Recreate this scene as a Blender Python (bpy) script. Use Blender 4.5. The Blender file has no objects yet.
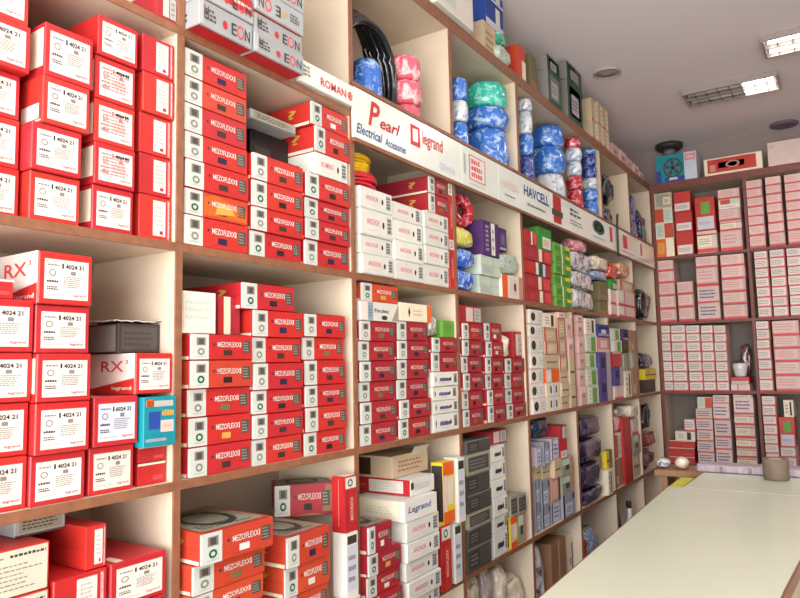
import bpy, bmesh, math, random
from mathutils import Vector, noise
random.seed(7)
R = random.Random(11)
SC = bpy.context.scene
COL = SC.collection
H = 1.5                       # camera height
# ---------------------------------------------------------------- camera measured from the photograph
YAW, PIT, ROL, FPX = 0.57915485, 0.09535041, -0.02086791, 686.86
CX = 1.3
def axes():
    f = Vector((-math.sin(YAW)*math.cos(PIT), math.cos(YAW)*math.cos(PIT), math.sin(PIT)))
    r = Vector((math.cos(YAW), math.sin(YAW), 0)); u = r.cross(f)
    r2 = math.cos(ROL)*r + math.sin(ROL)*u; u2 = -math.sin(ROL)*r + math.cos(ROL)*u
    return r2, u2, f
AR, AU, AF = axes()
CAM = Vector((CX, 0, H))
def ray(px, py): return AF*FPX + AR*(px-400) + AU*(299-py)
def onx(px, py, x=0.0):       # point of the side rack's front plane seen at a photo pixel
    d = ray(px, py); return CAM + d*((x-CX)/d.x)
def ony(px, py, y=5.79):      # point of the back rack's front plane
    d = ray(px, py); return CAM + d*(y/d.y)
def onz(px, py, z):
    d = ray(px, py); return CAM + d*((z-H)/d.z)
# ---------------------------------------------------------------- materials
MATS = {}
def lin(c):
    return tuple(((v/255)/12.92 if v/255 <= .04045 else ((v/255+.055)/1.055)**2.4) for v in c)
def mat(name, rgb, rough=.55, vary=.10, scale=22, bump=.0, metal=0, coat=0, emit=0, objvar=0.0, spec=.5, alpha=1, trans=0):
    if name in MATS: return MATS[name]
    m = bpy.data.materials.new(name); m.use_nodes = True
    nt = m.node_tree; nd = nt.nodes; lk = nt.links
    b = nd['Principled BSDF']
    c = lin(rgb)
    tc = nd.new('ShaderNodeTexCoord'); nz = nd.new('ShaderNodeTexNoise')
    nz.inputs['Scale'].default_value = scale; nz.inputs['Detail'].default_value = 3
    lk.new(tc.outputs['Object'], nz.inputs['Vector'])
    mr = nd.new('ShaderNodeMapRange'); mr.inputs['From Min'].default_value = .25; mr.inputs['From Max'].default_value = .75
    mr.inputs['To Min'].default_value = 1-vary; mr.inputs['To Max'].default_value = 1+vary*.6
    lk.new(nz.outputs['Fac'], mr.inputs['Value'])
    hsv = nd.new('ShaderNodeHueSaturation'); hsv.inputs['Color'].default_value = (*c, 1)
    last = mr.outputs['Result']
    if objvar:
        oi = nd.new('ShaderNodeObjectInfo'); m2 = nd.new('ShaderNodeMapRange')
        m2.inputs['To Min'].default_value = 1-objvar; m2.inputs['To Max'].default_value = 1+objvar*.7
        lk.new(oi.outputs['Random'], m2.inputs['Value'])
        mu = nd.new('ShaderNodeMath'); mu.operation = 'MULTIPLY'
        lk.new(last, mu.inputs[0]); lk.new(m2.outputs['Result'], mu.inputs[1]); last = mu.outputs[0]
        m3 = nd.new('ShaderNodeMapRange'); m3.inputs['To Min'].default_value = .5-objvar*.05; m3.inputs['To Max'].default_value = .5+objvar*.015
        lk.new(oi.outputs['Random'], m3.inputs['Value']); lk.new(m3.outputs['Result'], hsv.inputs['Hue'])
    lk.new(last, hsv.inputs['Value'])
    lk.new(hsv.outputs['Color'], b.inputs['Base Color'])
    b.inputs['Roughness'].default_value = rough; b.inputs['Metallic'].default_value = metal
    b.inputs['Coat Weight'].default_value = coat; b.inputs['Specular IOR Level'].default_value = spec
    b.inputs['Transmission Weight'].default_value = trans
    if alpha < 1: b.inputs['Alpha'].default_value = alpha
    if emit:
        b.inputs['Emission Color'].default_value = (*c, 1); b.inputs['Emission Strength'].default_value = emit
    if bump:
        bp = nd.new('ShaderNodeBump'); bp.inputs['Strength'].default_value = bump; bp.inputs['Distance'].default_value = .01
        n2 = nd.new('ShaderNodeTexNoise'); n2.inputs['Scale'].default_value = scale*2.5; n2.inputs['Detail'].default_value = 4
        lk.new(tc.outputs['Object'], n2.inputs['Vector'])
        lk.new(n2.outputs['Fac'], bp.inputs['Height']); lk.new(bp.outputs['Normal'], b.inputs['Normal'])
    MATS[name] = m
    return m
def wrapmat(name, rgb, rgb2, scale=26):
    """cable coil in clear wrap: wire colour with paler film wrinkles and painted highlights"""
    if name in MATS: return MATS[name]
    m = mat(name, rgb, rough=.22, coat=.6, vary=.25, bump=.5, scale=14)
    nt = m.node_tree; nd = nt.nodes; lk = nt.links; b = nd['Principled BSDF']
    hsv = [n for n in nd if n.type == 'HUE_SAT'][0]
    tc = [n for n in nd if n.type == 'TEX_COORD'][0]
    v = nd.new('ShaderNodeTexNoise'); v.inputs['Scale'].default_value = scale; v.inputs['Detail'].default_value = 5; v.inputs['Distortion'].default_value = 1.2
    lk.new(tc.outputs['Object'], v.inputs['Vector'])
    cr = nd.new('ShaderNodeValToRGB'); cr.color_ramp.elements[0].position = .5; cr.color_ramp.elements[1].position = .64
    lk.new(v.outputs['Fac'], cr.inputs['Fac'])
    mx = nd.new('ShaderNodeMixRGB'); mx.inputs['Color2'].default_value = (*lin(rgb2), 1)
    lk.new(cr.outputs['Color'], mx.inputs['Fac']); lk.new(hsv.outputs['Color'], mx.inputs['Color1'])
    lk.new(mx.outputs['Color'], b.inputs['Base Color'])
    return m
PAL = dict(
 red=(190,44,38), redo=(196,72,44), redm=(164,38,44), dred=(140,22,34), white=(218,218,210), cream=(232,222,196),
 paper=(228,217,209), pinkw=(220,196,188), pink=(222,130,135), blush=(214,172,166), black=(24,22,24), dark=(58,50,48), grey=(128,124,120),
 lgrey=(176,178,176), silver=(160,164,166), mint=(190,205,190), blue=(30,66,150), navy=(28,26,66), lblue=(146,152,164),
 teal=(0,134,148), green=(52,140,50), lime=(104,160,62), dgreen=(34,80,60), yellow=(222,196,40), orange=(226,96,28),
 beige=(196,176,146), kraft=(150,112,80), brown=(92,56,40), olive=(110,104,66), purple=(74,36,96), violet=(80,66,130), lilac=(178,166,178),
 umber=(60,40,34), pred=(214,70,72), salmon=(196,140,118), greyg=(150,150,130), smoke=(74,70,66), bluew=(200,206,220), gold=(200,160,70), strip=(200,204,198), sheet=(206,200,180))
def P(k):
    if k in MATS: return MATS[k]
    body = k in ('red','redo','redm','dred','cream','paper','pinkw','white','silver','smoke','beige','kraft','blush')
    return mat(k, PAL[k], rough=.42 if k in ('red','redo','redm','dred') else .55, vary=.09, scale=9, objvar=.10 if body else .03, bump=.06 if body else 0)
# ---------------------------------------------------------------- mesh helper
class MB:
    def __init__(s): s.v=[]; s.f=[]; s.m=[]; s.mats=[]
    def slot(s, m):
        if m not in s.mats: s.mats.append(m)
        return s.mats.index(m)
    def poly(s, pts, m, faces=None):
        i = len(s.v); s.v += [tuple(p) for p in pts]; k = s.slot(m)
        for f in (faces or [tuple(range(len(pts)))]):
            s.f.append(tuple(i+j for j in f)); s.m.append(k)
    def box(s, a, b, m, bev=0):
        x0,y0,z0 = a; x1,y1,z1 = b
        if bev:
            bm = bmesh.new(); bmesh.ops.create_cube(bm, size=1)
            for v in bm.verts: v.co = Vector(((x0+x1)/2+v.co.x*(x1-x0),(y0+y1)/2+v.co.y*(y1-y0),(z0+z1)/2+v.co.z*(z1-z0)))
            bmesh.ops.bevel(bm, geom=bm.edges[:], offset=bev, segments=1, affect='EDGES')
            s.bm(bm, m); return
        s.poly([(x0,y0,z0),(x1,y0,z0),(x1,y1,z0),(x0,y1,z0),(x0,y0,z1),(x1,y0,z1),(x1,y1,z1),(x0,y1,z1)], m,
               [(0,3,2,1),(4,5,6,7),(0,1,5,4),(1,2,6,5),(2,3,7,6),(3,0,4,7)])
    def bm(s, bm, m):
        bm.verts.ensure_lookup_table(); s.poly([v.co[:] for v in bm.verts], m, [tuple(v.index for v in f.verts) for f in bm.faces]); bm.free()
    def lathe(s, prof, m, n=28, c=(0,0,0), close=False, wob=0, seed=0):
        pts=[]; 
        for i in range(n):
            a = 2*math.pi*i/n
            for j,(r,z) in enumerate(prof):
                w = 1+wob*noise.noise(Vector((math.cos(a)*2.2+seed, math.sin(a)*2.2, z*26+seed)))
                pts.append((c[0]+math.cos(a)*r*w, c[1]+math.sin(a)*r*w, c[2]+z))
        k=len(prof); fs=[]
        for i in range(n):
            i2=(i+1)%n
            for j in range(k if close else k-1):
                j2=(j+1)%k; fs.append((i*k+j, i2*k+j, i2*k+j2, i*k+j2))
        if not close:
            fs.append(tuple(i*k for i in range(n))[::-1]); fs.append(tuple(i*k+k-1 for i in range(n)))
        s.poly(pts, m, fs)
    def tube(s, path, r, m, n=8, closed=False):
        pts=[]; L=len(path); fs=[]
        for i,p in enumerate(path):
            p=Vector(p); a=Vector(path[(i-1)%L if closed else max(i-1,0)]); b=Vector(path[(i+1)%L if closed else min(i+1,L-1)])
            t=(b-a).normalized(); up=Vector((0,0,1)) if abs(t.z)<.9 else Vector((1,0,0))
            u=t.cross(up).normalized(); v=t.cross(u)
            for j in range(n):
                q=2*math.pi*j/n; pts.append(p+(u*math.cos(q)+v*math.sin(q))*r)
        for i in range(L if closed else L-1):
            i2=(i+1)%L
            for j in range(n): fs.append((i*n+j,i*n+(j+1)%n,i2*n+(j+1)%n,i2*n+j))
        if not closed: fs += [tuple(range(n))[::-1], tuple((L-1)*n+j for j in range(n))]
        s.poly(pts, m, fs)
    def mesh(s, name, smooth=False):
        me = bpy.data.meshes.new(name); me.from_pydata(s.v, [], s.f)
        for m in s.mats: me.materials.append(m)
        me.polygons.foreach_set('material_index', s.m)
        if smooth: me.polygons.foreach_set('use_smooth', [True]*len(s.f))
        me.update(); return me
def link(name, me, parent=None, loc=None):
    o = bpy.data.objects.new(name, me); COL.objects.link(o)
    if parent: o.parent = parent
    if loc is not None: o.location = loc
    return o
def tag(o, label=None, cat=None, group=None, kind=None):
    if label: o['label']=label
    if cat: o['category']=cat
    if group: o['group']=group
    if kind: o['kind']=kind
    return o
# ---------------------------------------------------------------- lettering
TXT = {}
def text_tris(t, shear=0, bold=.0):
    key=(t,shear,bold)
    if key in TXT: return TXT[key]
    cu = bpy.data.curves.new('t','FONT'); cu.body=t; cu.resolution_u=2; cu.shear=shear; cu.offset=bold
    o = bpy.data.objects.new('t',cu); COL.objects.link(o)
    dg = bpy.context.evaluated_depsgraph_get(); dg.update()
    me = o.evaluated_get(dg).to_mesh()
    vs=[(v.co.x,v.co.y) for v in me.vertices]; fs=[tuple(p.vertices) for p in me.polygons]
    o.evaluated_get(dg).to_mesh_clear(); bpy.data.objects.remove(o); bpy.data.curves.remove(cu)
    x0=min(v[0] for v in vs); x1=max(v[0] for v in vs); y0=min(v[1] for v in vs); y1=max(v[1] for v in vs)
    vs=[((a-x0)/(x1-x0),(b-y0)/(y1-y0)) for a,b in vs]
    TXT[key]=(vs,fs); return TXT[key]
class Face:
    """a printable face: maps u,v in 0..1 onto a face of a box of dims d,w,h (front plane x=0, base z=0)"""
    def __init__(s, mb, which, d, w, h): s.mb=mb; s.k=which; s.d=d; s.w=w; s.h=h
    def p(s,u,v,e):
        d,w,h=s.d,s.w,s.h
        if s.k=='f': return (e,-w/2+u*w,v*h)
        if s.k=='s': return (-d+u*d,-w/2-e,v*h)
        if s.k=='t': return (-v*d,-w/2+u*w,h+e)
        if s.k=='b': return (-v*d,-w/2+u*w,-e)
    def rect(s,u0,v0,u1,v1,c,e=.0006):
        pts=[s.p(u0,v0,e),s.p(u1,v0,e),s.p(u1,v1,e),s.p(u0,v1,e)]
        if s.k=='b': pts=pts[::-1]
        s.mb.poly(pts,P(c) if isinstance(c,str) else c)
    def poly(s,uv,c,e=.0008): s.mb.poly([s.p(u,v,e) for u,v in uv],P(c))
    def text(s,u0,v0,u1,v1,t,c,e=.0012,shear=0,bold=.012,flip=False):
        vs,fs=text_tris(t,shear,bold)
        if flip: vs=[(1-a,1-b) for a,b in vs]
        s.mb.poly([s.p(u0+a*(u1-u0),v0+b*(v1-v0),e) for a,b in vs],P(c),fs)
    def vtext(s,u0,v0,u1,v1,t,c,e=.0012):      # reading upwards
        vs,fs=text_tris(t,0,.012)
        s.mb.poly([s.p(u1-b*(u1-u0),v0+a*(v1-v0),e) for a,b in vs],P(c),fs)
    def scr(s,u0,v0,u1,v1,c,rows=1,n=6,fill=.6,e=.001,seed=1):   # unreadable small print
        r=random.Random(seed+rows*31+n)
        dv=(v1-v0)/rows
        for i in range(rows):
            u=u0; vb=v0+dv*i+dv*(1-fill)/2
            end=u1-(u1-u0)*(r.random()*.3 if rows>1 else 0)
            while u<end-1e-4:
                wd=(u1-u0)/n*(.5+r.random()*.5); e2=min(u+wd,end)
                s.rect(u,vb,e2,vb+dv*fill*(.75+.25*r.random()),c,e); u=e2+(u1-u0)/n*.22
    def ring(s,uc,vc,ru,rv,c,t=.3,n=20,e=.001,a0=0,a1=2*math.pi):
        pts=[];fs=[]
        for i in range(n+1):
            a=a0+(a1-a0)*i/n
            for q in (1,1-t): pts.append(s.p(uc+math.cos(a)*ru*q,vc+math.sin(a)*rv*q,e))
        for i in range(n): fs.append((2*i,2*i+2,2*i+3,2*i+1))
        s.mb.poly(pts,P(c),fs)
    def disc(s,uc,vc,ru,rv,c,n=16,e=.001): s.poly([(uc+math.cos(2*math.pi*i/n)*ru,vc+math.sin(2*math.pi*i/n)*rv) for i in range(n)],c,e)
# ---------------------------------------------------------------- kinds of box
KINDS = {}
class Kind:
    def __init__(s, d, w, h, body, desc, cat, group, name='carton', bev=.0022):
        s.d,s.w,s.h=d,w,h; s.desc=desc; s.cat=cat; s.group=group; s.name=name
        s.mb=MB(); s.mb.box((-d,-w/2,0),(0,w/2,h),P(body),bev); s.body=body; s.kids=[]; s._m=None
        # lid seam on the two faces one sees
    def face(s,k): return Face(s.mb,k,s.d,s.w,s.h)
    def kid(s,name,k='f',label=None):
        mb=MB(); s.kids.append((name,mb,label)); return Face(mb,k,s.d,s.w,s.h)
    def slab(s,F,u0,v0,u1,v1,c,t=.0008):
        """a sheet of real thickness on a face"""
        P8=[F.p(u,v,e) for e in (0.0001,t) for u,v in ((u0,v0),(u1,v0),(u1,v1),(u0,v1))]
        F.mb.poly(P8,P(c),[(3,2,1,0),(4,5,6,7),(0,1,5,4),(1,2,6,5),(2,3,7,6),(3,0,4,7)])
    def build(s):
        if s._m is None:
            g=s.group
            if s.name=='carton': s.name='wire_box' if 'wire box' in g or 'silver' in g else 'switch_carton' if 'red switch' in g or 'narrow' in g else 'accessory_box' if ('pinkish' in g or 'red bands' in g or 'small boxes' in g) else 'carton'
            s._m=s.mb.mesh(s.name); s._k=[(n,mb.mesh(n),l) for n,mb,l in s.kids]
        return s._m,s._k
def switch(key, side='red', lab=(.1,.1,.92,.86), desc='red switch carton with white label', body='red', lc='paper', num='4024 21', w=.13,h=.13,d=.26, marks=0):
    K=Kind(d,w,h,body,desc,'box','red switch cartons'); KINDS[key]=K
    F=K.kid('label'); K.slab(F,*lab,lc)
    a,b,c,e=lab; W=c-a; Hh=e-b
    def U(u): return a+W*u
    def V(v): return b+Hh*v
    F.text(U(.46),V(.78),U(.88),V(.90),num,'black',bold=.03); F.rect(U(.38),V(.78),U(.42),V(.91),'black',.0012)
    F.rect(U(.58),V(.63),U(.70),V(.73),'grey',.0012)
    F.ring(U(.17),V(.66),W*.08,Hh*.09,'grey',.3,e=.0012)
    F.scr(U(.06),V(.82),U(.34),V(.89),'grey',1,4,e=.0012)
    F.scr(U(.05),V(.40),U(.30),V(.49),'dark',1,5,.7,.0012); F.scr(U(.05),V(.22),U(.36),V(.33),'dark',2,6,.65,.0012)
    F.scr(U(.42),V(.30),U(.88),V(.6),'grey',6,7,.5,.0012); F.scr(U(.05),V(.08),U(.5),V(.13),'lgrey',1,8,.6,.0012)
    F.text(U(.64),V(.06),U(.94),V(.15),'legrand','pred',.0012)
    if marks: F.scr(U(.1),V(.2),U(.9),V(.9),'pink',7,7,.55,.0014,seed=5); F.scr(U(.5),V(.8),U(.9),V(.92),'black',1,5,.7,.0015,seed=9)
    S=K.face('s')
    if side=='rx':
        S=K.kid('side_panel','s'); K.slab(S,.0,.0,.985,1,'paper')
        S.text(.52,.55,.84,.82,'RX','pred',.0014); S.text(.86,.74,.90,.84,'3','pred',.0014)
        S.poly([(0,.04),(0,.10),(.4,.14),(.985,.40),(.985,.0),(0,.0)],'red',.0014); S.text(.68,.08,.95,.2,'legrand','paper',.002)
    elif side=='white':
        S.rect(.75,.18,.98,.9,'cream'); S.rect(.75,.0,.98,.16,'red',.0008)
    elif side=='half':
        S.rect(.7,.1,.95,.42,'paper'); S.rect(0,.04,.98,.07,'cream')
    else:
        S.rect(0,.46,.98,.48,'redm')
    T=K.face('t'); T.rect(.02,.48,.98,.5,'redm'); T.rect(.1,.02,.25,.2,'cream')
    return K
switch('sw'); switch('sw2',side='white'); switch('swh',side='half'); switch('swx',side='rx',desc='red carton with white side panel',num='4024 31')
switch('swm',side='white',marks=1,desc='red carton with scrawled pink label'); switch('swg',lc='bluew',desc='red carton with greyish white label',num='6024 21')
K=Kind(.26,.12,.13,'red','red carton with narrow label','box','red cartons with a narrow upright label'); KINDS['swn']=K
F=K.kid('label'); K.slab(F,.42,.1,.8,.9,'paper'); F.scr(.48,.3,.74,.8,'lgrey',5,4,.5,.0012); F.rect(.62,.14,.72,.22,'redm',.0012)
F=K.face('f'); F.rect(.86,.04,.93,.94,'pink'); F.vtext(.875,.1,.92,.9,'legrand','paper'); F.rect(.02,.3,.4,.31,'redm')
K.face('s').rect(0,.46,.98,.48,'redm'); K.face('t').rect(.02,.48,.98,.5,'redm')
K=Kind(.26,.2,.13,'red','beige label carton','box','beige label cartons'); KINDS['beige_label']=K
F=K.kid('label'); K.slab(F,.0,.02,.97,.97,'sheet'); F.scr(.05,.8,.4,.88,'grey',1,5,.5,.0012); F.scr(.48,.8,.94,.9,'dark',1,7,.6,.0012); F.scr(.05,.12,.9,.7,'grey',6,12,.28,.0012)
# red wire boxes
SLOTS = [('navy','blue'),('black','black'),('umber','brown'),('gold','yellow'),('olive','green'),('white','white')]
def wire(key, body='red', desc='red wire box', d=.25,w=.2,h=.075, text='MEZOFLEXX', tc='white', strip='strip', torn=False, worn=False):
    for si,(sc,sn) in enumerate(SLOTS):
        K=Kind(d,w,h,body,f'{desc} with {sn} slot','box','red wire boxes'); KINDS[f'{key}{si}']=K
        F=K.kid('end_label'); K.slab(F,.0 if not torn else .01,.02,.26,.985,strip)
        # wraps a little round the corner
        F.mb.box((-d*.02,-w/2-.0008,h*.03),(.0006,-w/2+.001,h*.97),P(strip))
        F.rect(.07,.56,.21,.86,'grey',.0012); F.rect(.1,.6,.18,.82,'smoke',.0016); F.rect(.07,.16,.21,.48,'mint',.0011); F.ring(.14,.32,.055,.14,'dgreen' if si%2 else 'grey',.5,12,.0012); F.scr(.06,.1,.22,.16,'lgrey',1,5,.8,.0012)
        G=K.face('f')
        if torn: G.poly([(.28,.1),(.28,.8),(.45,.95),(.8,.7),(.97,.55),(.97,.1)],'orange'); G.poly([(.45,.2),(.5,.7),(.7,.6),(.78,.3)],'gold',.001)
        G.text(.40,.50,.77,.70,text,tc); G.rect(.775,.5,.79,.7,tc,.0012); G.disc(.345,.6,.013,.05,'navy')
        G.rect(.82,.28,.95,.76,'smoke',.0008); G.scr(.83,.32,.94,.73,'greyg',4,5,.45,.001); G.scr(.4,.1,.5,.14,'redm',1,4)
        if worn: G.poly([(.3,0),(.6,.07),(.9,0)],'kraft'); G.poly([(.82,.1),(.99,.1),(.99,.95),(.88,.95)],'kraft',.0007)
        Wk=K.kid('slot_window'); K.slab(Wk,.5,.17,.64,.38,sc)
        S=K.face('s'); S.rect(0,.02,.96,.14,'cream'); S.text(.62,.4,.76,.78,'?','gold',.001); S.rect(0,.5,.96,.51,'dred')
        T=K.face('t'); T.rect(.06,.06,.94,.96,'greyg'); T.ring(.5,.5,.3,.35,'dark',.25,16); T.scr(.12,.12,.85,.3,'smoke',3,8,.5); T.scr(.12,.7,.85,.9,'smoke',2,8,.5); T.rect(.06,.0,.94,.05,body,.001)
        K.face('b').rect(.05,.05,.95,.95,'redm')
wire('wb'); wire('wo','redo','orange red wire box'); wire('wm','redm','crimson wire box',text='MEZOFLEXX',tc='pinkw')
wire('wt','redo','torn orange wire box',torn=True); wire('ww_worn','redm','scuffed crimson wire box',worn=True,tc='pinkw')
K=Kind(.25,.07,.2,'red','red box stood on end','box','red wire boxes stood on end'); KINDS['wv']=K
F=K.kid('end_label'); K.slab(F,.05,.78,.95,.98,'white'); F.ring(.45,.88,.22,.07,'dgreen',.4,12,.0012)
F=K.face('f'); F.vtext(.45,.2,.68,.62,'MEZOFLEXX','pinkw'); F.rect(.1,.02,.25,.74,'redm'); K.face('s').rect(.5,.1,.54,.95,'salmon'); K.face('s').rect(.9,.05,.96,.95,'redm')
K.face('t').rect(.1,.1,.9,.9,'cream')
# white wire boxes
def whitebox(key, txt, tc, desc, body='white', slots=1, d=.25,w=.2,h=.075, sidec=None, group='white wire boxes'):
    K=Kind(d,w,h,body,desc,'box',group); KINDS[key]=K
    F=K.face('f')
    if txt: F.text(.16,.42,.55,.66,txt,tc,shear=.1)
    else: F.scr(.25,.34,.66,.62,tc,1,9,.95)
    F.disc(.68,.5,.03,.14,'black')
    if slots==2: F.disc(.1,.5,.02,.2,'dark'); F.disc(.88,.5,.02,.2,'dark'); F.scr(.3,.2,.6,.26,'lgrey',1,9)
    L=K.kid('end_label'); K.slab(L,.8,.2,.95,.88,'lgrey'); L.scr(.81,.24,.94,.84,'smoke',4,4,.75,.0012)
    F.rect(.02,.04,.98,.07,'mint'); F.scr(.16,.2,.5,.26,'pinkw',1,9)
    S=K.face('s')
    if sidec: S.rect(.1,.1,.95,.9,sidec)
    S.scr(.4,.4,.8,.6,'lgrey',2,5,.6); S.rect(0,.49,.98,.5,'lgrey')
    return K
whitebox('wa','ANCHOR','pink','white wire box with pink lettering')
whitebox('wp','','violet','white box with violet print',slots=2,group='white boxes with violet print')
whitebox('wbl','','navy','white box with navy print',slots=1,group='white boxes with navy print')
whitebox('romi','ROMINO','pink','white box with pink lettering')
K=Kind(.25,.2,.075,'white','white and teal wire box','box','white wire boxes'); KINDS['tw']=K
F=K.face('f'); F.rect(.0,.03,.16,.97,'paper',.0007); F.text(.34,.45,.72,.66,'Finolex','navy'); F.disc(.6,.2,.08,.12,'dark'); F.poly([(.8,.05),(.98,.95),(.98,.05)],'greyg')
L=K.kid('end_label'); K.slab(L,.17,.04,.3,.96,'lblue'); L.scr(.19,.2,.28,.8,'teal',4,3,.6,.0012)
K=Kind(.25,.2,.075,'cream','cream box with pointed dark mark','box','cream boxes'); KINDS['cm']=K
F=K.face('f'); F.poly([(.28,.2),(.32,.5),(.28,.8),(.25,.5)],'black'); F.scr(.42,.3,.78,.7,'beige',2,6,.5); F.rect(.86,.02,.99,.98,'orange')
L=K.kid('side_label','s'); K.slab(L,.3,.2,.7,.8,'white')
# EON
def eon(key, flip, desc, redp=False):
    K=Kind(.25,.22,.07,'silver',desc,'box','silver wire boxes'); KINDS[key]=K
    F=K.face('f')
    if not flip:
        F.text(.58,.2,.68,.66,'E','dark'); F.ring(.755,.44,.065,.27,'pred',.3,20); F.text(.84,.2,.94,.66,'N','dark'); F.disc(.46,.42,.045,.17,'red',16); F.scr(.1,.25,.3,.75,'smoke',3,3,.6)
        F.text(.08,.3,.16,.8,'H','smoke')
    else:
        F.text(.4,.2,.5,.66,'E','dark',flip=True); F.ring(.25,.44,.065,.27,'pred',.3,20); F.text(.06,.2,.16,.66,'N','dark',flip=True); F.disc(.58,.45,.04,.15,'gold'); F.scr(.7,.3,.92,.7,'smoke',3,4,.6)
    if redp:
        L=K.kid('label'); K.slab(L,.45,.3,.98,.98,'redm'); L.scr(.6,.5,.95,.7,'pinkw',1,5,.7,.0012)
    else:
        L=K.kid('label'); K.slab(L,.02,.04,.07,.96,'lgrey')
    K.face('b').rect(.02,.02,.98,.98,'red'); K.face('s').scr(.3,.2,.9,.8,'smoke',3,5,.5)
eon('eon',False,'silver box with red dot'); eon('eonf',True,'upside down silver wire box'); eon('eonr',False,'silver box with red panel',True)
# generic boxes for the far shelves
def gen(key, body, desc, w=.12,h=.08,d=.22, strip=None, panel=None, pc=None, scr=None, side=None, group=None, name='carton', cat='box'):
    K=Kind(d,w,h,body,desc,cat,group or 'small boxes: '+desc,name,bev=.0015); KINDS[key]=K
    F=K.face('f')
    if strip:
        for (u0,v0,u1,v1,c) in strip: F.rect(u0,v0,u1,v1,c,.0006)
    if panel:
        L=K.kid('label'); K.slab(L,*panel,pc or 'paper')
        if scr: L.scr(panel[0]+.06,panel[1]+.1,panel[2]-.06,panel[3]-.1,scr,3,7,.5,.0012)
    elif scr: F.scr(.15,.3,.85,.7,scr,3,7,.5,.001)
    if side:
        K.face('s').rect(.05,.05,.95,.95,side)
    return K
E_='e'
gen('bw','blush','pinkish white box',strip=[(0,0,1,.16,'pred')],panel=(.05,.24,.88,.96),pc='pinkw',scr='pink',group='pinkish white boxes with red base stripe')
gen('bs','pinkw','small pinkish white box',w=.1,h=.065,strip=[(.0,.0,1,.12,'pred'),(.93,0,1,1,'pred')],panel=(.04,.2,.9,.92),pc='paper',scr='grey',group='small pinkish white boxes')
gen('bd','pinkw','pinkish box with loop print',w=.12,h=.08,strip=[(0,0,1,.1,'pred')],panel=(.05,.15,.95,.95),pc='pinkw',scr='violet',group='pinkish boxes with violet print')
gen('bc','pinkw','white box with red bands',w=.14,h=.08,strip=[(0,.02,1,.2,'pred'),(0,.8,1,.86,'redm')],panel=(.04,.28,.75,.78),pc='cream',scr='greyg',group='white boxes with red bands')
gen('br','red','red and white carton',strip=[(0,0,1,.08,'redm')],panel=(.06,.04,.94,.42),pc='paper',scr='grey',group='red and white cartons')
gen('brt','cream','carton with orange red top band',strip=[(.1,.5,.55,.95,'redo'),(.55,.55,.95,.95,'mint')],panel=(.05,.06,.95,.42),pc='paper',scr='grey')
gen('bq','cream','carton split red and white',strip=[(.0,.05,.5,.95,'redo')],panel=(.52,.08,.95,.92),pc='mint',scr='lgrey')
gen('bq2','cream','carton split white and red',strip=[(.5,.05,1,.95,'redo')],panel=(.05,.08,.46,.92),pc='mint',scr='lgrey')
gen('bwf','beige','beige carton with dark swirl print',strip=[(.1,.1,.9,.9,'greyg')],panel=(.5,.2,.9,.7),pc='cream',scr='dark')
gen('bor','orange','orange and cream carton',strip=[(.55,0,1,1,'cream')],panel=(.1,.2,.45,.8),pc='gold',scr='orange')
gen('bpic','red','tall red carton with green picture',h=.2,strip=[(.3,.5,.75,.85,'lime'),(.08,.05,.92,.42,'bluew')],panel=(.1,.1,.9,.38),pc='bluew',scr='pred')
gen('rflat','red','flat red box',h=.05,strip=[(0,.9,1,1,'cream')],panel=(.55,.2,.9,.4),pc='pred',group='flat red boxes')
gen('rcream','redm','red carton with cream stripe',h=.12,strip=[(0,0,.2,1,'red'),(.25,0,.55,1,'cream')],panel=(.7,.2,.9,.5),pc='redm')
gen('wslip','white','white carton with small print',h=.12,d=.2,side='cream',panel=(.06,.2,.94,.94),pc='paper',scr='mint')
gen('greyb','silver','greyish printed wire box',strip=[(0,.0,1,.1,'smoke')],panel=(.08,.2,.92,.9),pc='greyg',scr='dark',h=.06)
gen('gapb','black','black block standing in for shaded gap',panel=(.1,.3,.5,.6),pc='dark',h=.06)  # black block stands in for the dark gap under the grey box
gen('teal','teal','teal carton with orange print',h=.13,w=.12,strip=[(.06,.8,.9,.92,'lgrey'),(.08,.8,.3,.95,'orange'),(.15,.35,.5,.7,'blue'),(.06,.1,.7,.16,'lblue')],panel=(.52,.28,.92,.52),pc='pinkw',scr='gold')
KINDS['teal'].face('f').scr(.55,.6,.92,.75,'gold',1,5,.9); KINDS['teal'].face('s').scr(.3,.75,.8,.85,'bluew',1,4,.9); KINDS['teal'].face('s').rect(.2,.05,.7,.14,'lilac')
gen('dmet','dark','dark wrapped metal box',panel=(.08,.1,.92,.88),pc='smoke',scr='dark',h=.07,side='grey')
gen('gb','smoke','dusty dark grey box',panel=(.06,.15,.5,.85),pc='dark',scr='grey',h=.075,strip=[(0,.93,1,1,'grey')],group='dusty dark grey boxes')
gen('gbl','greyg','dusty grey box',panel=(.06,.15,.9,.85),pc='smoke',scr='grey',h=.075,group='dusty grey boxes')
gen('redw','redm','crimson and white box',strip=[(.3,.1,.6,.9,'pinkw')],panel=(.65,.1,.95,.9),pc='lgrey',scr='grey')
gen('rw','white','white carton with red side label',h=.09,strip=[(.0,.4,.12,.8,'dark')],scr='lgrey')
S=KINDS['rw'].kid('side_label','s'); KINDS['rw'].slab(S,0,.02,.99,.98,'red'); S.rect(.42,.14,.9,.88,'paper',.0012); S.scr(.5,.25,.85,.8,'mint',3,6,.5,.0016); S.scr(.05,.4,.38,.62,'pred',1,5,.8,.0014)
gen('bt','white','white carton with blue lettering',h=.09,side='cream'); KINDS['bt'].face('f').text(.1,.3,.8,.7,'Legrand','blue',shear=.2); KINDS['bt'].face('s').scr(.3,.3,.8,.7,'mint',3,6,.5)
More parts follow.
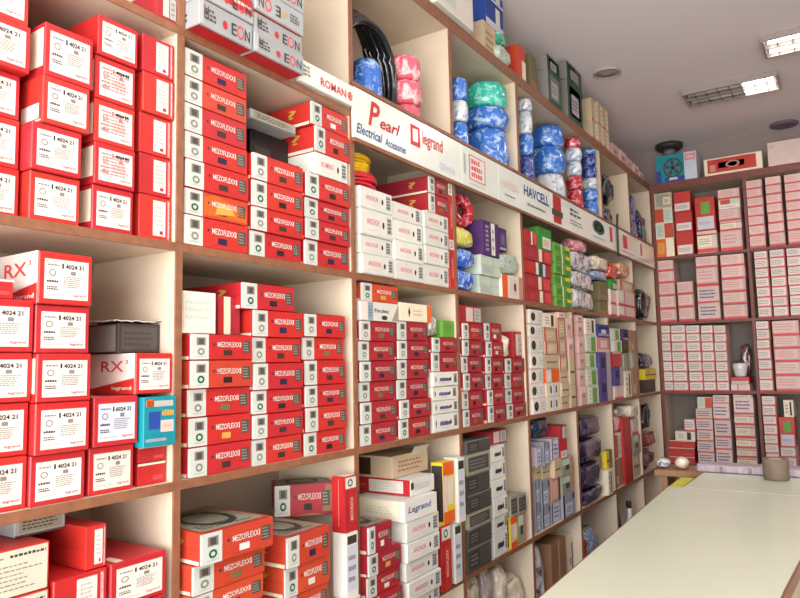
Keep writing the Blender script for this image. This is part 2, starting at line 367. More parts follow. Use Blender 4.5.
gen('ovy','yellow','orange and yellow box on end',side='dark',h=.2,w=.06,strip=[(0,.78,1,1,'orange'),(.0,.0,1,.2,'orange'),(.0,.2,.35,.8,'pinkw')],panel=(.4,.3,.9,.75),pc='cream')  # side face painted dark to pass for the shade beside it
gen('wv2','white','white box on end',h=.2,w=.05,strip=[(.1,.82,.9,.95,'dark')],panel=(.1,.1,.9,.8),pc='bluew',scr='grey',group='white boxes stood on end')
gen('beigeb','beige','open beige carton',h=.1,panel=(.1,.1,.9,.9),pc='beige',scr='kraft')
KINDS['beigeb'].face('s').rect(.05,.12,.55,.9,'umber')  # dark patch painted on the side stands for a shadowed hollow
gen('purp','purple','purple box',h=.12,panel=(.5,.03,.72,.97),pc='white',scr='violet',group='purple boxes')
KINDS['purp'].face('f').scr(.15,.1,.35,.9,'lilac',6,2,.6)
gen('purp2','purple','purple box with dark picture',h=.12,strip=[(.1,.2,.85,.8,'violet'),(.3,.3,.7,.7,'grey')],panel=(.1,.05,.9,.15),pc='lilac',group='purple boxes')
gen('gg','mint','pale grey green carton',h=.14,strip=[(0,.5,1,.52,'greyg'),(.6,0,.62,1,'greyg')],panel=(.08,.1,.55,.45),pc='lgrey')
gen('orw','paper','orange and white carton',h=.08,strip=[(0,0,.25,1,'orange'),(.8,0,1,1,'salmon')],panel=(.35,.15,.7,.85),pc='pinkw')
KINDS['orw'].face('f').disc(.6,.5,.06,.2,'brown',e=.0014)
gen('mr','redm','red box with white divider',h=.08,strip=[(.5,.05,.62,.95,'cream'),(.7,.1,.95,.9,'pred')],panel=(.08,.15,.42,.85),pc='redm',scr='pred',group='red boxes with a white divider')
gen('mrt','redm','red box with teal stripes',h=.08,strip=[(.4,.05,.5,.95,'white'),(.5,.05,.66,.95,'dgreen'),(.66,.0,.75,.95,'bluew')],panel=(.08,.15,.36,.85),pc='red',group='red boxes with a white divider')
gen('grb','green','green box with white panel',h=.08,panel=(.3,.08,.92,.6),pc='white',scr='orange')
gen('grp','lime','lime green pack',h=.06,strip=[(.4,.0,.46,1,'cream'),(.6,.1,.9,.6,'green'),(.05,.2,.35,.7,'green')],panel=(.68,.55,.95,.9),pc='yellow',group='lime green packs')
gen('bgb','bluew','blue grey box',h=.06,strip=[(.5,0,.8,.6,'violet')],panel=(.1,.2,.45,.8),pc='lgrey')
gen('olv','olive','olive brown carton',h=.1,strip=[(0,0,1,.3,'kraft')],panel=(.1,.4,.9,.9),pc='olive')
gen('pw','pinkw','pink and white box',h=.06,strip=[(0,.0,1,.15,'pred'),(.35,0,.4,1,'pred')],panel=(.05,.3,.3,.9),pc='white',group='pink and white boxes')
gen('wd','paper','white box with dark round hole',h=.06,strip=[(.55,.0,.57,1,'lgrey')],panel=(.6,.1,.97,.9),pc='white',scr='lgrey',group='white boxes with a dark hole')
KINDS['wd'].face('f').disc(.25,.5,.16,.3,'black'); KINDS['wd'].face('f').disc(.25,.5,.08,.15,'dgreen',e=.0014)
gen('wc','cream','cream box with dark slits',h=.06,strip=[(.28,.25,.38,.75,'dark'),(.7,.25,.8,.75,'dark')],panel=(.42,.1,.62,.9),pc='bluew',group='cream boxes with dark slits')
gen('wr','beige','beige box edged in red',h=.06,strip=[(0,0,.12,1,'pred'),(.9,0,1,1,'redm'),(0,.85,1,1,'salmon')],panel=(.2,.15,.8,.8),pc='beige',scr='cream',group='beige boxes edged in red')
gen('bo','orange','orange and white box',h=.06,strip=[(0,0,.35,1,'bluew')],panel=(.05,.2,.3,.8),pc='white')
gen('bg','beige','greyish beige carton',h=.06,strip=[(.1,.42,.9,.5,'smoke')],panel=(.1,.55,.9,.95),pc='beige',group='greyish beige cartons')
gen('pk','blush','pale pink carton',h=.06,strip=[(.3,.4,.6,.6,'grey')],panel=(.1,.65,.9,.95),pc='pinkw',group='pale pink cartons')
gen('gl','mint','green and white carton',h=.07,strip=[(.45,.05,.85,.85,'lime'),(.88,0,1,1,'white')],panel=(.05,.1,.35,.9),pc='cream',scr='beige',group='green and white cartons')
gen('vi','violet','violet carton',h=.08,strip=[(.6,0,1,1,'lilac')],panel=(.15,.4,.5,.8),pc='navy',group='violet cartons')
gen('bl','blue','blue carton',h=.06,strip=[(0,.6,1,.8,'navy'),(0,.1,1,.3,'lblue')],panel=(.3,.3,.7,.6),pc='bluew')
gen('pn','pink','pink carton',h=.06,strip=[(0,.0,1,.2,'pinkw')],panel=(.2,.3,.8,.8),pc='pinkw')
gen('kr','kraft','brown cardboard carton',h=.1,strip=[(.46,0,.54,1,'beige')],panel=(.1,.1,.4,.4),pc='beige',group='brown cardboard cartons')
gen('crm','cream','cream carton',h=.1,strip=[(.6,.1,.8,.9,'umber')],panel=(.1,.1,.5,.9),pc='paper',scr='grey',group='cream cartons')
gen('fl','greyg','row of pale files',h=.08,strip=[(.2,0,.22,1,'grey'),(.4,0,.44,1,'mint'),(.62,0,.64,1,'grey'),(.8,0,.84,1,'olive')],panel=(.05,.1,.16,.9),pc='paper')
gen('brn','umber','dark brown box',h=.08,strip=[(0,.9,1,1,'brown')],panel=(.2,.3,.8,.7),pc='brown')
gen('yl','yellow','yellow packet',h=.06,strip=[(0,.4,1,.5,'black')],panel=(.1,.6,.5,.9),pc='gold')
gen('ll','lilac','lilac white carton',h=.12,strip=[(0,0,.1,1,'navy')],panel=(.2,.1,.9,.9),pc='bluew',scr='violet',group='lilac white cartons')
gen('bb','lblue','pale blue carton',h=.12,strip=[(0,0,.12,1,'navy'),(.8,.7,.95,.95,'navy')],panel=(.2,.1,.75,.6),pc='bluew',scr='blue',group='pale blue cartons')
gen('sl','salmon','salmon carton',h=.12,strip=[(.8,0,1,1,'brown')],panel=(.1,.1,.7,.9),pc='blush',group='salmon cartons')
gen('rt','red','tall bright red carton',h=.24,strip=[(0,.3,1,.32,'orange'),(.9,0,1,1,'dred')],panel=(.2,.6,.8,.9),pc='red')
gen('gw','greyg','grey green and white carton',h=.12,strip=[(.7,0,1,1,'salmon'),(.3,.3,.6,.6,'dgreen')],panel=(.05,.6,.65,.95),pc='mint')
gen('dm','dgreen','dark framed carton',h=.12,strip=[(.2,.15,.85,.85,'smoke')],panel=(.3,.25,.75,.75),pc='kraft',group='dark framed cartons')
gen('dmt','grey','grey carton framed in dark teal',h=.12,strip=[(0,0,1,1,'dgreen'),(.14,.12,.88,.88,'grey')],panel=(.25,.2,.75,.7),pc='lilac',scr='smoke',side='grey',group='dark framed cartons')
gen('kb','beige','beige carton with red base corner',h=.12,strip=[(.0,.0,.5,.1,'pred')],panel=(.55,.1,.95,.9),pc='cream',scr='greyg',group='beige cartons on top of the rack')
gen('wt0','white','big white carton with pale green print',h=.2,strip=[(.1,.2,.5,.5,'mint')],panel=(.55,.1,.95,.9),pc='paper')
gen('bw2','blue','blue and white carton',h=.1,strip=[(0,.0,1,.25,'bluew'),(.55,.2,.8,.9,'white')],panel=(.1,.4,.5,.8),pc='blue',group='blue and white cartons')
gen('ro2','redo','orange red and white carton',h=.1,strip=[(.45,.0,1,.6,'cream')],panel=(.1,.3,.35,.7),pc='pred')
gen('longred','cream','long red and cream carton',h=.12,w=.3,strip=[(.06,.12,.9,.92,'red'),(.25,.35,.7,.7,'redo')],panel=(.1,.2,.2,.6),pc='salmon',scr='gold')
KINDS['longred'].face('f').ring(.5,.52,.12,.2,'salmon',.3,e=.0012)
gen('bigw','pinkw','large plain pinkish white carton',h=.2,w=.5,strip=[(.5,0,.503,1,'lgrey')],panel=(.03,.75,.12,.9),pc='beige')
K=Kind(.14,.3,.26,'bluew','carton with picture of a fan','box','x'); KINDS['fan']=K
F=K.face('f'); F.rect(0,0,.7,1,'teal'); F.rect(0,0,.12,.45,'blue',.0008); F.rect(.2,.0,.7,.18,'blue',.0008)
L=K.kid('label'); K.slab(L,.72,.7,.97,.92,'pink'); L.scr(.75,.74,.95,.88,'pinkw',1,4,.8,.0012)
F.ring(.42,.5,.24,.36,'dark',.16,24,.0012); F.disc(.42,.5,.05,.08,'black',e=.0016)
for k in range(5):
    a=k*2*math.pi/5+.3
    F.poly([(.42+math.cos(a+t)*.2*q,.5+math.sin(a+t)*.3*q) for t,q in ((-.1,.25),(-.25,.9),(.25,1),(.5,.7),(.3,.25))],'smoke',.0014)
F.poly([(.3,.06),(.54,.06),(.5,.16),(.34,.16)],'bluew',.0012)
# ---------------------------------------------------------------- placing boxes
TAKEN = []   # (x0,x1,y0,y1,z0,z1)
ORD = ['first','second','third','fourth','fifth','sixth','seventh','eighth','ninth','tenth','eleventh','twelfth','thirteenth','fourteenth','fifteenth','sixteenth']
ZS = {'E':1.379,'A':.824,'B':.295,'C':-.253,'D':-.813,'F':-1.373}
ROWS = {1:('E','A'),2:('A','B'),3:('B','C'),4:('C','D'),5:('D','F')}
YD = [.36+.678*i for i in range(-1,9)]
def inst(K, loc, rotz, scale, label, group):
    me,kids = K.build()
    o = bpy.data.objects.new(K.name, me); COL.objects.link(o)
    o.location=loc; o.rotation_euler=(0,0,rotz); o.scale=scale
    tag(o,label,K.cat,group)
    for n,m,l in kids:
        c=bpy.data.objects.new(n,m); COL.objects.link(c); c.parent=o
        if l: c['label']=l
    return o
PENDING=[]
class Comp:
    """one compartment of a rack"""
    def __init__(s, rack, bay, row, ylo=None, yhi=None, zbase=None, ztop=None, place=None, hidden=False):
        s.rack=rack; s.bay=bay; s.row=row; s.items=[]; s.n=0; s.hidden=hidden
        if row: s.zb=ZS[ROWS[row][1]]; s.zt=ZS[ROWS[row][0]]-.022
        else: s.zb=zbase; s.zt=ztop
        if rack=='side':
            s.lo = (YD[bay+1]+.022) if ylo is None else ylo; s.hi=(YD[bay+2]-.002) if yhi is None else yhi
        else: s.lo=ylo; s.hi=yhi
        s.place = place or (f'{ORD[bay+(rack=="side")-(rack=="side")]} bay, {ORD[row-1]} row' + (', back rack' if rack!='side' else ''))
        s.zl=s.zb; s.levels=[]; ALLC.append(s)
    def stack(s, *cols, base=None):
        """cols: (kind, left px, right px, [y px bottom..top], dict)"""
        s.n+=1; s.zl=s.zb if base is None else base; lev=[]; used=[]
        for c in cols:
            kind,xl,xr,ys=c[:4]; op=c[4] if len(c)>4 else {}
            x0=op.get('x0',0.0); xm=op.get('xm',xl); n=len(ys)-1
            yc=sum(y for y in (ys[0] or ys[1],ys[-1]))/2
            if s.rack=='side':
                ya=onx(xl,yc,x0).y; yb=onx(xr,yc,x0).y
                zs=[None if y is None else onx(xm,y,x0).z-H for y in ys]
            else:
                pl=5.79-x0
                ya=ony(xl,yc,pl).x; yb=ony(xr,yc,pl).x
                zs=[None if y is None else ony(xm,y,pl).z-H for y in ys]
            if op.get('fill'):      # hidden boxes that carry the visible ones
                hh=zs[1]-zs[0]; gap=zs[0]-s.zl; k=max(0,round(gap/hh)); 
                zz=[s.zl+gap*i/max(k,1) for i in range(k)]; zs=zz+[zs[0]]+zs[1:] if k else [s.zl]+zs[1:]
            else: zs[0]=s.zl
            if s.zt is not None: zs=[min(z,s.zt-.004-.002*(len(zs)-1-i)) for i,z in enumerate(zs)]
            kl = kind if isinstance(kind,(list,tuple)) else [kind]*(len(zs)-1)
            if len(kl)<len(zs)-1: kl=[kl[0]]*(len(zs)-1-len(kl))+list(kl)
            if not op.get('free'):
                ya=max(ya,s.lo); yb=min(yb,s.hi)
            d=op.get('d')
            for i in range(len(zs)-1):
                z0,z1=zs[i],zs[i+1]
                if z1-z0<.012: continue
                kk=kl[i]
                if kk in ('wb','wo','wm','wt','ww_worn'): kk+=str(R.randrange(6) if R.random()<.6 else R.choice((0,1,2)))
                K=KINDS[kk]; jx=R.uniform(-.007,.005) if not op.get('nj') else 0
                jy=R.uniform(-.0018,.0018)
                dd=min(d or K.d, .312+x0)
                X0,X1=x0+jx-dd, x0+jx
                a,b=ya+jy,yb+jy
                for t in TAKEN:
                    if t[6]==id(s) and t[0]<X1 and t[1]>X0 and t[4]<z1-.003 and t[5]>z0+.003 and t[2]<b and t[3]>a:
                        if t[3]-a < (b-a)*.6: a=t[3]+.0012
                        elif b-t[2] < (b-a)*.6: b=t[2]-.0012
                a=max(a,s.lo) if not op.get('free') else a; b=min(b,s.hi) if not op.get('free') else b
                if b-a<.012: continue
                TAKEN.append((X0,X1,a,b,z0,z1,id(s)))
                s.zl=z1
                if op.get('skip'): continue
                w=b-a-.0016; h=z1-z0-.0012
                lev.append((K,X1,(a+b)/2,z0,dd,w,h,op))
        s.levels.append(lev); s.top=s.zl
        return s
    def finish(s):
        ns=sum(1 for l in s.levels if l)
        si=0
        for lev in s.levels:
            if not lev: continue
            for i,(K,X1,yc,z0,dd,w,h,op) in enumerate(lev):
                n=len(lev)
                if s.hidden: pos='topmost' if i==n-1 else ORD[n-1-i]+' down'
                else: pos='lowest' if i==0 and n>1 else ('topmost' if i==n-1 and n>1 else (ORD[i]+' up' if n>1 else ''))
                st=f'{ORD[si]} stack'
                lb=', '.join(q for q in (op.get('desc',K.desc),pos,st,s.place) if q)
                sc=(dd/K.d,w/K.w,h/K.h)
                if s.rack=='side': inst(K,(X1,yc,z0+H),R.uniform(-.004,.004)+op.get('rot',0),sc,lb,s.grp(K))
                else: inst(K,(yc,5.79-X1,z0+H),-math.pi/2,sc,lb,s.grp(K))
            si+=1
    def grp(s,K): return K.group+(' on the back rack' if s.rack!='side' else ' on the side rack')
ALLC=[]
def side(bay,row,**k): return Comp('side',bay,row,**k)
VB=[0,.682,1.364,2.04]
def back(bay,row,**k): return Comp('back',bay,row,ylo=VB[bay]+.024,yhi=VB[bay+1]-.002,**k)
WB='wb'
# ---- side rack, bay 0
c=side(0,1); c.stack(('redw',157,178,[14,-12],dict(x0=.0)))
c=side(0,2)
c.stack(('sw',-40,20,[215,166,115,68],dict(xm=0,x0=-.035)),('sw',-34,32,[None,15,-36],dict(xm=0,x0=-.02)))
c.stack(('sw',31,82,[219,168,119]),('swh',41,89,[None,73]),('sw2',45,94,[None,20]))
c.stack((['sw2','swm','swm','swm','sw'],96,137,[229,183,140,96,52,11],dict(x0=.0)))
c.stack(('swn',140,175,[236,192,151,110,69,31],dict(x0=-.012)))
c=side(0,3)
c.stack(('sw',-36,31,[512,458,403,352,298],dict(xm=0,x0=-.01)),('rflat',-30,12,[298,279],dict(xm=0,x0=-.02)))
c.stack((['sw','sw','sw2','sw','swx'],35,90,[508,456,403,353,303,249],dict(x0=.0)))
c.stack((['sw','swg'],91,136,[499,448,397],dict(x0=-.006)))
c.stack(('rflat',138,166,[486,464,447],dict(x0=-.02,nj=1)),('teal',144,180,[446,397],dict(x0=.012,nj=1)))
TOPRX=c
c=side(0,4,hidden=True)
c.stack(('beige_label',-30,51,[587,540],dict(xm=50,fill=1)),('greyb',15,66,[None,514],dict(x0=-.07)))
c.stack(('swn',53,107,[581,535],dict(fill=1)))
c.stack(('sw',110,166,[612,565],dict(fill=1,x0=.01)))
# ---- bay 1
c=side(1,1)
c.stack((['eon','eonr','eon'],185,253,[50,25,2,-20],dict(xm=253,x0=.05)))
c.stack((['eon','eon','eonf','eon','eon'],254,303,[75,57,37,15,-5,-24],dict(xm=303,x0=.05)))
c=side(1,2)
c.stack((['wb','wt','wb','wb','wb','wo','wb'],186,249,[243,213,186,157,129,100,73,45]))
c.stack((WB,252,303,[253,229,205,178,151]),('gapb',252,290,[151,127],dict(x0=-.1)),('greyb',250,296,[None,107],dict(x0=-.05)))
c.stack((WB,306,350,[262,238,216.6,196,171]),('romi',306,348,[None,147],dict(desc='white box with pink lettering')),(WB,313,351,[None,123,98]))
c=side(1,3)
c.stack((['wb','wb','wb','wo','wb'],190,252,[480,448,418,389,360,333]),)
c.stack((WB,253,303,[468,440,415,390.5,363,336.5,309]),(WB,244,296,[None,281]))
c.stack((WB,305,346,[458,433,407.6,385.5,360,336.5,313],dict(x0=-.004)))
S13=c
c=side(1,4,hidden=True)
c.stack(('wo',193,265,[598,567],dict(fill=1,x0=.03)),('wo',202,272,[None,534],dict(x0=.05,rot=-.03)))
c.stack(('wo',284,329,[600,569],dict(fill=1,x0=.02)),('wo',288,331,[None,538],dict(x0=.04)))
c.stack((['wv2','wv'],346,358,[600,534,477],dict(x0=.03,fill=1,d=.05)))
# ---- bay 2
c=side(2,2)
c.stack(('wa',361,393,[270,252,233,206.5,184.5],dict(x0=.006)))
S22=c
c.stack(('wa',394,423,[277,259,239,218,200],dict(x0=.004)))
c.stack(('wa',424,448,[284,263,244,227,210]),('wm',429,448,[None,192,175]))
c.stack(('wv',449,458,[288,238,182],dict(x0=.0,d=.2)))
c=side(2,3)
c.stack((['wm','wm','wm','wm','wm','wm'],361,397,[448,425,402.5,382,361,340.5,320]),('tw',360,398,[None,300]),('wo',363,399,[None,279]))
c.stack(('wm',399,430,[440,419.5,400,379.5,359.5,340,320.5]),('cm',399,431,[None,301.5]))
c.stack((['wp','wp','wp','wp','wm','wm'],433,460,[434,415,401.5,387,372,352,337]))
S23=c
c=side(2,4,hidden=True)
c.stack(('wm',366,402,[602,580,557],dict(fill=1,x0=.03)),('wm',355,392,[None,532],dict(x0=.03)))
c.stack(('wa',407,440,[604,584,564,544,522],dict(fill=1,x0=.035)),('bt',406,439,[None,502],dict(x0=.045)),('rw',412,436,[None,480],dict(x0=.02,d=.3)))
c.stack(('wv',442,452,[594,527],dict(x0=.02,fill=1,d=.09)),('ovy',444,455,[None,463],dict(x0=.02,d=.05)))
c.stack(('wv2',456,463,[590,524],dict(x0=.02,fill=1,d=.06)),('wv2',456,463,[None,458],dict(x0=.02,d=.06)))
# ---- bay 3
c=side(3,2)
c.stack(('gg',480,500,[296,274,254],dict(x0=-.01)),('purp',482,498,[None,219],dict(x0=.0)),)
c.stack(('orw',502,523,[300,273]))
S32=c
c=side(3,3)
c.stack((['wm']*6,463,483,[429,410,391,373,356,339.5,322.5]),('redw',459,482,[None,304],dict(desc='crimson box with bold white band')))
c.stack((['wm']*6,487,504,[424,406,390,374,357,341,322.5]))
c.stack((['ww_worn','wm','wm','wm'],507,527,[418,404,389,373,358],dict(x0=-.005)),('redm_big' if 0 else 'redw',512,527,[None,331],dict(x0=-.02,desc='tall crimson box behind white bag')))
S33=c
c=side(3,4)
c.stack((['gb','gb','gbl','gb','gb','gbl','gb'],468,492,[576,551,531,515,496,476,455,441],dict(x0=.01)))
c.stack((['wbl']*6,493,507,[560,536,519,499,481,463,447]),('redw',487,507,[None,432],dict(x0=-.03)))
c.stack((['ovy','gbl'],511,518,[550,518,496],dict(desc='narrow orange and grey box')))
c.stack((['gw','gbl'],519,527,[545,515,495]))
# ---- bays 4-6 row 2 : one long compartment
c=side(4,2,yhi=YD[8]-.002,place='long fifth bay under the signs')
c.stack((['mr','mr','mrt','mr','mr','mr'],525,552,[304,287,272,258,243.5,243]),('mr',524,536,[None,228],dict(d=.15)),)
S42=c
c.stack(('grp',555,571,[308,296,284,273,262,252,242]))
c.stack(('olv',600,608,[316,300,281],dict(x0=-.02)))
c.stack(('pw',609,617,[319,303,288],dict()),)
c.stack(('pw',618.5,636,[322,305,289]),)
TOPPW=c.zl
# ---- row 3 bays 4,5,6,7
c=side(4,3)
c.stack(('wd',531,544,[415,399,384,369,353,337,323.5,309]))
c.stack((['wc','wc','bo','bg','wr','wr','crm'],546,559,[411,397.5,383,369,354,341,327,312.5]))
c.stack((['bg','bg','bg','wr','wr','wr','pk'],560,567.5,[409,397,383,371,355,337,318,312]))
c.stack((['bg','bg','pk','pk'],569,575.5,[407,385,357,337,317]))
c=side(5,3)
c.stack((['pk']*6,579,585,[405,386,369,353,336,322,315]))
c.stack((['gl','gl','gl','gl','crm'],586.5,597,[404,386,368,352,334,318]))
c.stack((['vi','vi','pn','bl'],599,610,[402,379,352,337,324]))
c=side(6,3)
c.stack((['pw','vi','rflat','gl','gl'],613.5,622,[400,386,367,352,340,328]))
c.stack((['crm','fl','brn','purp2'],624,630,[398,371,353,340,329]))
c.stack((['kr','fl','kr'],632,640,[397,368,352,330]))
c=side(7,3)
c.stack((['brn','yl'],645,656,[394,380,369],dict(x0=-.02)))
S73=c
# ---- row 4 bays 4..7
c=side(4,4)
c.stack((['bb','bb'],537,541.5,[531,505,481],dict(x0=-.01)),('bg',537,542,[None,466],dict(x0=-.02)),('ll',537,541,[None,448]))
c.stack((['bb','bb'],543,551,[528,508,481],dict(x0=-.01)),('bg',543,551,[None,466],dict(x0=-.02)),('bb',543,550.5,[None,443]))
c.stack((['ll','sl'],552.5,561,[524,503,479],dict(x0=-.01)),('bg',552.5,561,[None,461]),('ll',552,559,[None,439]))
c.stack((['bb','gw','gw'],563,575,[517,496,477,459]),('br',561,568,[None,441]),('redw',561,568,[None,426]))
S44=c
c=side(5,4)
c.stack(('crm',607.5,612,[498,470],dict(x0=.01,desc='white carton half behind dark bags')))
S54=c
c=side(6,4)
c.stack((['kr','bq'],616,623,[485,460,434],dict(x0=-.01)),)
c.stack((['rt','rt'],624,632,[481,450,418],dict(x0=.0)),)
c.stack((['bg','gw','pw'],633.5,640,[478,455,435,419],dict(x0=-.01)),)
# ---- on top of the side rack
c=Comp('side',0,0,ylo=0,yhi=5.7,zbase=1.432,ztop=1.79,place='above the rack\'s top board')
c.stack(('wt0',437,473,[32,-2],dict(xm=473,x0=.02)))
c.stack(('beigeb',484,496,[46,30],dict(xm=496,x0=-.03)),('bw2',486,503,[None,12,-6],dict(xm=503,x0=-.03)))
c.stack(('ro2',519,526,[66,50],dict(xm=526,x0=-.01,d=.1)))
c.stack(('olv',530,535,[76,58],dict(xm=535,x0=-.02,d=.1)))
c.stack(('dmt',548,560,[97,80,66],dict(xm=560,x0=.0,d=.12)))
c.stack(('dmt',568,582,[110,92,75],dict(xm=582,x0=.0,d=.12)))
for a,b in ((592,597),(597.5,602.5),(603,608.5)):
    c.stack(('kb',a,b,[142+(a-592)*1.0,119+(a-592)*.8,98+(a-592)*.72],dict(xm=a,x0=.0,d=.15)))
for a,b in ((613,619),(620,626),(627,632),(634,639),(641,645)):
    y=148+(a-613)*.95
    c.stack(('pk',a,b,[y+14,y],dict(xm=b,x0=-.02)))
# ---- back rack
c=Comp('back',0,0,ylo=.02,yhi=2.3,zbase=1.432,ztop=1.79,place='above the back rack')
c.stack(('fan',656,697,[187,157],dict(d=.2,desc='turquoise carton with fan picture')))
c.stack(('longred',704,763,[180,160],dict(xm=704,desc='long red and cream carton')))
c.stack(('bigw',768,830,[170,143],dict(xm=768,desc='large plain pinkish white carton')))
c=back(0,1)
c.stack((['bor','bq2','bq','bwf'],655,673,[255,240,224,209,193]))
c.stack(('br',675,692,[253,232,212.5,192.5]))
c.stack((['bc','bpic'],696,716,[250,232,198]))
c.stack((['bw','bc','bw','brt','bw','brt'],719,741,[248,232,222,210,200,190]))
c=back(1,1)
c.stack(('bw',746,764,[247,237,227,217.5,208,199,190,181]))
c.stack(('bw',767,783,[244,234,224,214,204.5,195,186,177]))
c.stack(('bw',786,804,[242,231,221.5,212,202,193,184,174.5]))
c=back(0,2)
c.stack(('bw',656,675,[322,310,297,284,272,259]))
c.stack(('bw',678,694,[322,308,295,282]))
c.stack((['bd','bd','bw','bw'],697,719,[320,303.5,287,268,256]))
c.stack(('bw',722,746,[318.5,305,293,280,267,255]))
c=back(1,2)
c.stack(('bs',756,770,[317,307.5,298,288,278.5,269,259.5,250]))
c.stack(('bs',771.5,787,[317,307,297.5,287.5,277.5,268,258,248.5]))
c.stack(('bs',788.5,804,[316,306,296,286,276,267,257,247]))
c=back(0,3)
for a,b in ((658,672),(672.5,687.5),(688,702),(702.5,715),(715.5,728)):
    c.stack(('bs',a,b,[392.5,382,372,362,352,342.5,334,325.5]))
c.stack((['pw','br'],731,750,[393,384,377],dict(desc='flat pink and white box')))
B03=c
c=back(1,3)
c.stack(('bs',757,771.5,[390.5,380,370,360,349.5,340,330,321]))
c.stack(('bw',774,801,[389.5,376,362,349,336,321]))
c=back(0,4)
c.stack((['rflat','rflat'],669,695,[466,456,447],dict(x0=-.02)),('rflat',669,695,[None,440]),('crm',675,695,[None,431]),('bs',684,695,[None,419]))
c.stack((['bd']*5,697,713.5,[465,452,441,430,419,408.5]),('bq2',697,712,[None,397]))
c.stack((['bd']*5,714.5,731,[465,449,437,420,403,395]))
c.stack((['bc','bc','bc','bc','bc','bd','bs'],735,755,[466,457,448,438,425,414,397,393]))
c=back(1,4)
c.stack(('bs',764,778,[463,453,444,435,425,416,405.5,396]))
c.stack((['bs','bs','bpic'],780,796,[466,457,447,417]),('crm',783,793,[None,400]))
for q in ALLC: q.finish()

# ---------------------------------------------------------------- loose goods
def xz(px,py,x=0): p=onx(px,py,x); return p
def coil_mesh(R0,h,m,seed=0,hole=.35,name='wire_coil'):
    mb=MB(); r1=R0*hole; q=min(h*.42,R0*.25)
    prof=[]
    for i in range(7):
        a=-math.pi/2+math.pi*i/6
        prof.append((R0-q+math.cos(a)*q, h/2+math.sin(a)*h/2))
    prof += [(r1+q*.5,h*.97),(r1,h*.8),(r1,h*.2),(r1+q*.5,h*.03)]
    mb.lathe(prof,m,44,close=True,wob=.10,seed=seed)
    return mb.mesh(name,True)
W_BLUE=wrapmat('wrapped_blue_wire',(44,112,208),(176,208,240)); W_PINK=wrapmat('wrapped_pink_wire',(222,96,116),(246,200,204))
W_TEAL=wrapmat('wrapped_teal_wire',(40,186,166),(150,226,212)); W_WHITE=wrapmat('wrapped_white_wire',(216,220,222),(120,150,200)); W_NAVY=wrapmat('wrapped_navy_wire',(36,52,130),(120,146,210))
W_RED=wrapmat('wrapped_red_wire',(176,24,44),(226,150,160)); W_BLK=wrapmat('wrapped_black_wire',(18,20,26),(90,100,120),40)
def clampy(a,b,row):
    ds=[y for i,y in enumerate(YD) if not (row==1 and i==6) and not (row==2 and i in (6,7))]
    c=(a+b)/2
    lo=max([y for y in ds if y<=c]+[-9])+.023; hi=min([y for y in ds if y>c]+[99])-.003
    w=b-a
    if hi>5.7: hi=5.762
    if a<lo: a,b=lo,min(lo+w,hi)
    if b>hi: a,b=max(hi-w,lo),hi
    return a,b
def rowof(z):
    for r,(t,b) in ROWS.items():
        if ZS[b]-.01<=z<ZS[t]-.01: return r
    return 0
def coils(xl,xr,ys,mats,names,place,x0=0,zb=None,group='wrapped wire coils on the sign shelf',RM=.15):
    xm=(xl+xr)/2; yc=(ys[0]+ys[-1])/2
    dist=(onx(xr,yc,x0)-CAM).length; Rr=min((xr-xl)*dist/FPX/2*1.12,RM)
    u=ray(xr,yc); u.z=0; u.normalize(); nrm=Vector((u.y,-u.x,0))
    t=(x0-Rr+nrm.x*Rr-CX)/u.x; cy=(CAM+u*t-nrm*Rr).y
    a,b=clampy(cy-Rr,cy+Rr,1); Rr=min(Rr,(b-a)/2)
    z=[min(onx(xm,y,x0-Rr*.9).z-H,1.365) for y in ys]
    if zb is not None: z[0]=zb
    for i in range(len(z)-1):
        h=z[i+1]-z[i]-.002
        n=len(z)-1
        o=link('wire_coil',coil_mesh(Rr*(1 if i%2 else .97),h,mats[i%len(mats)],seed=i*3+xl),loc=(x0-Rr-.003,(a+b)/2,z[i]+H))
        pos='' if n==1 else ('lowest' if i==0 else 'topmost' if i==n-1 else ORD[i]+' up')
        tag(o,', '.join(q for q in (names[i%len(names)],pos,place) if q),'cable coil',group)
ZA=ZS['A']
# coils in the top row
coils(391,423,[128,108,84,60],[W_PINK],['pink plastic wrapped wire coil'],'tall pink stack above the red script sign',zb=ZA,x0=-.006,RM=.098)
coils(354,384,[94,63],[W_BLUE],['blue wrapped wire coil in front of the black hose'],'',zb=ZA+.045,x0=-.045,RM=.07)
coils(473,512,[163,134,114,90],[W_BLUE,W_BLUE,W_TEAL],['blue wrapped wire coil','blue wrapped wire coil','turquoise wrapped wire coil'],'wide stack in fourth top compartment',zb=ZA,RM=.13)
coils(453,469,[150,123,102,80],[W_BLUE,W_WHITE,W_BLUE],['blue wrapped coil','white wrapped coil','blue wrapped coil'],'narrow stack in fourth top compartment',zb=ZA,x0=.0,RM=.066)
coils(521,534,[181,156,135,113,97],[W_NAVY,W_BLUE,W_WHITE,W_WHITE],['navy wrapped coil','blue wrapped coil','white wrapped coil','white wrapped coil'],'first stack in widest top compartment',zb=ZA)
coils(537,566,[200,176,150,119],[W_WHITE,W_BLUE,W_BLUE],['white wrapped coil','blue wrapped coil','large bulging blue wrapped coil'],'second stack in widest top compartment',zb=ZA,x0=-.008)
coils(569,583,[210,190,177,163,150,138],[W_RED,W_RED,W_WHITE,W_WHITE,W_RED],['red wrapped coil','pink red wrapped coil','white wrapped coil','white wrapped coil','bright red wrapped coil'],'third stack in widest top compartment',zb=ZA,x0=.005)
coils(585,598,[220,201,190,179,168,157,145],[W_BLUE,W_BLUE,W_WHITE,W_NAVY,W_NAVY,W_BLUE],['blue wrapped coil','blue wrapped coil','pale wrapped coil','navy wrapped coil','navy wrapped coil','blue wrapped coil'],'fourth stack in widest top compartment',zb=ZA,x0=.005)
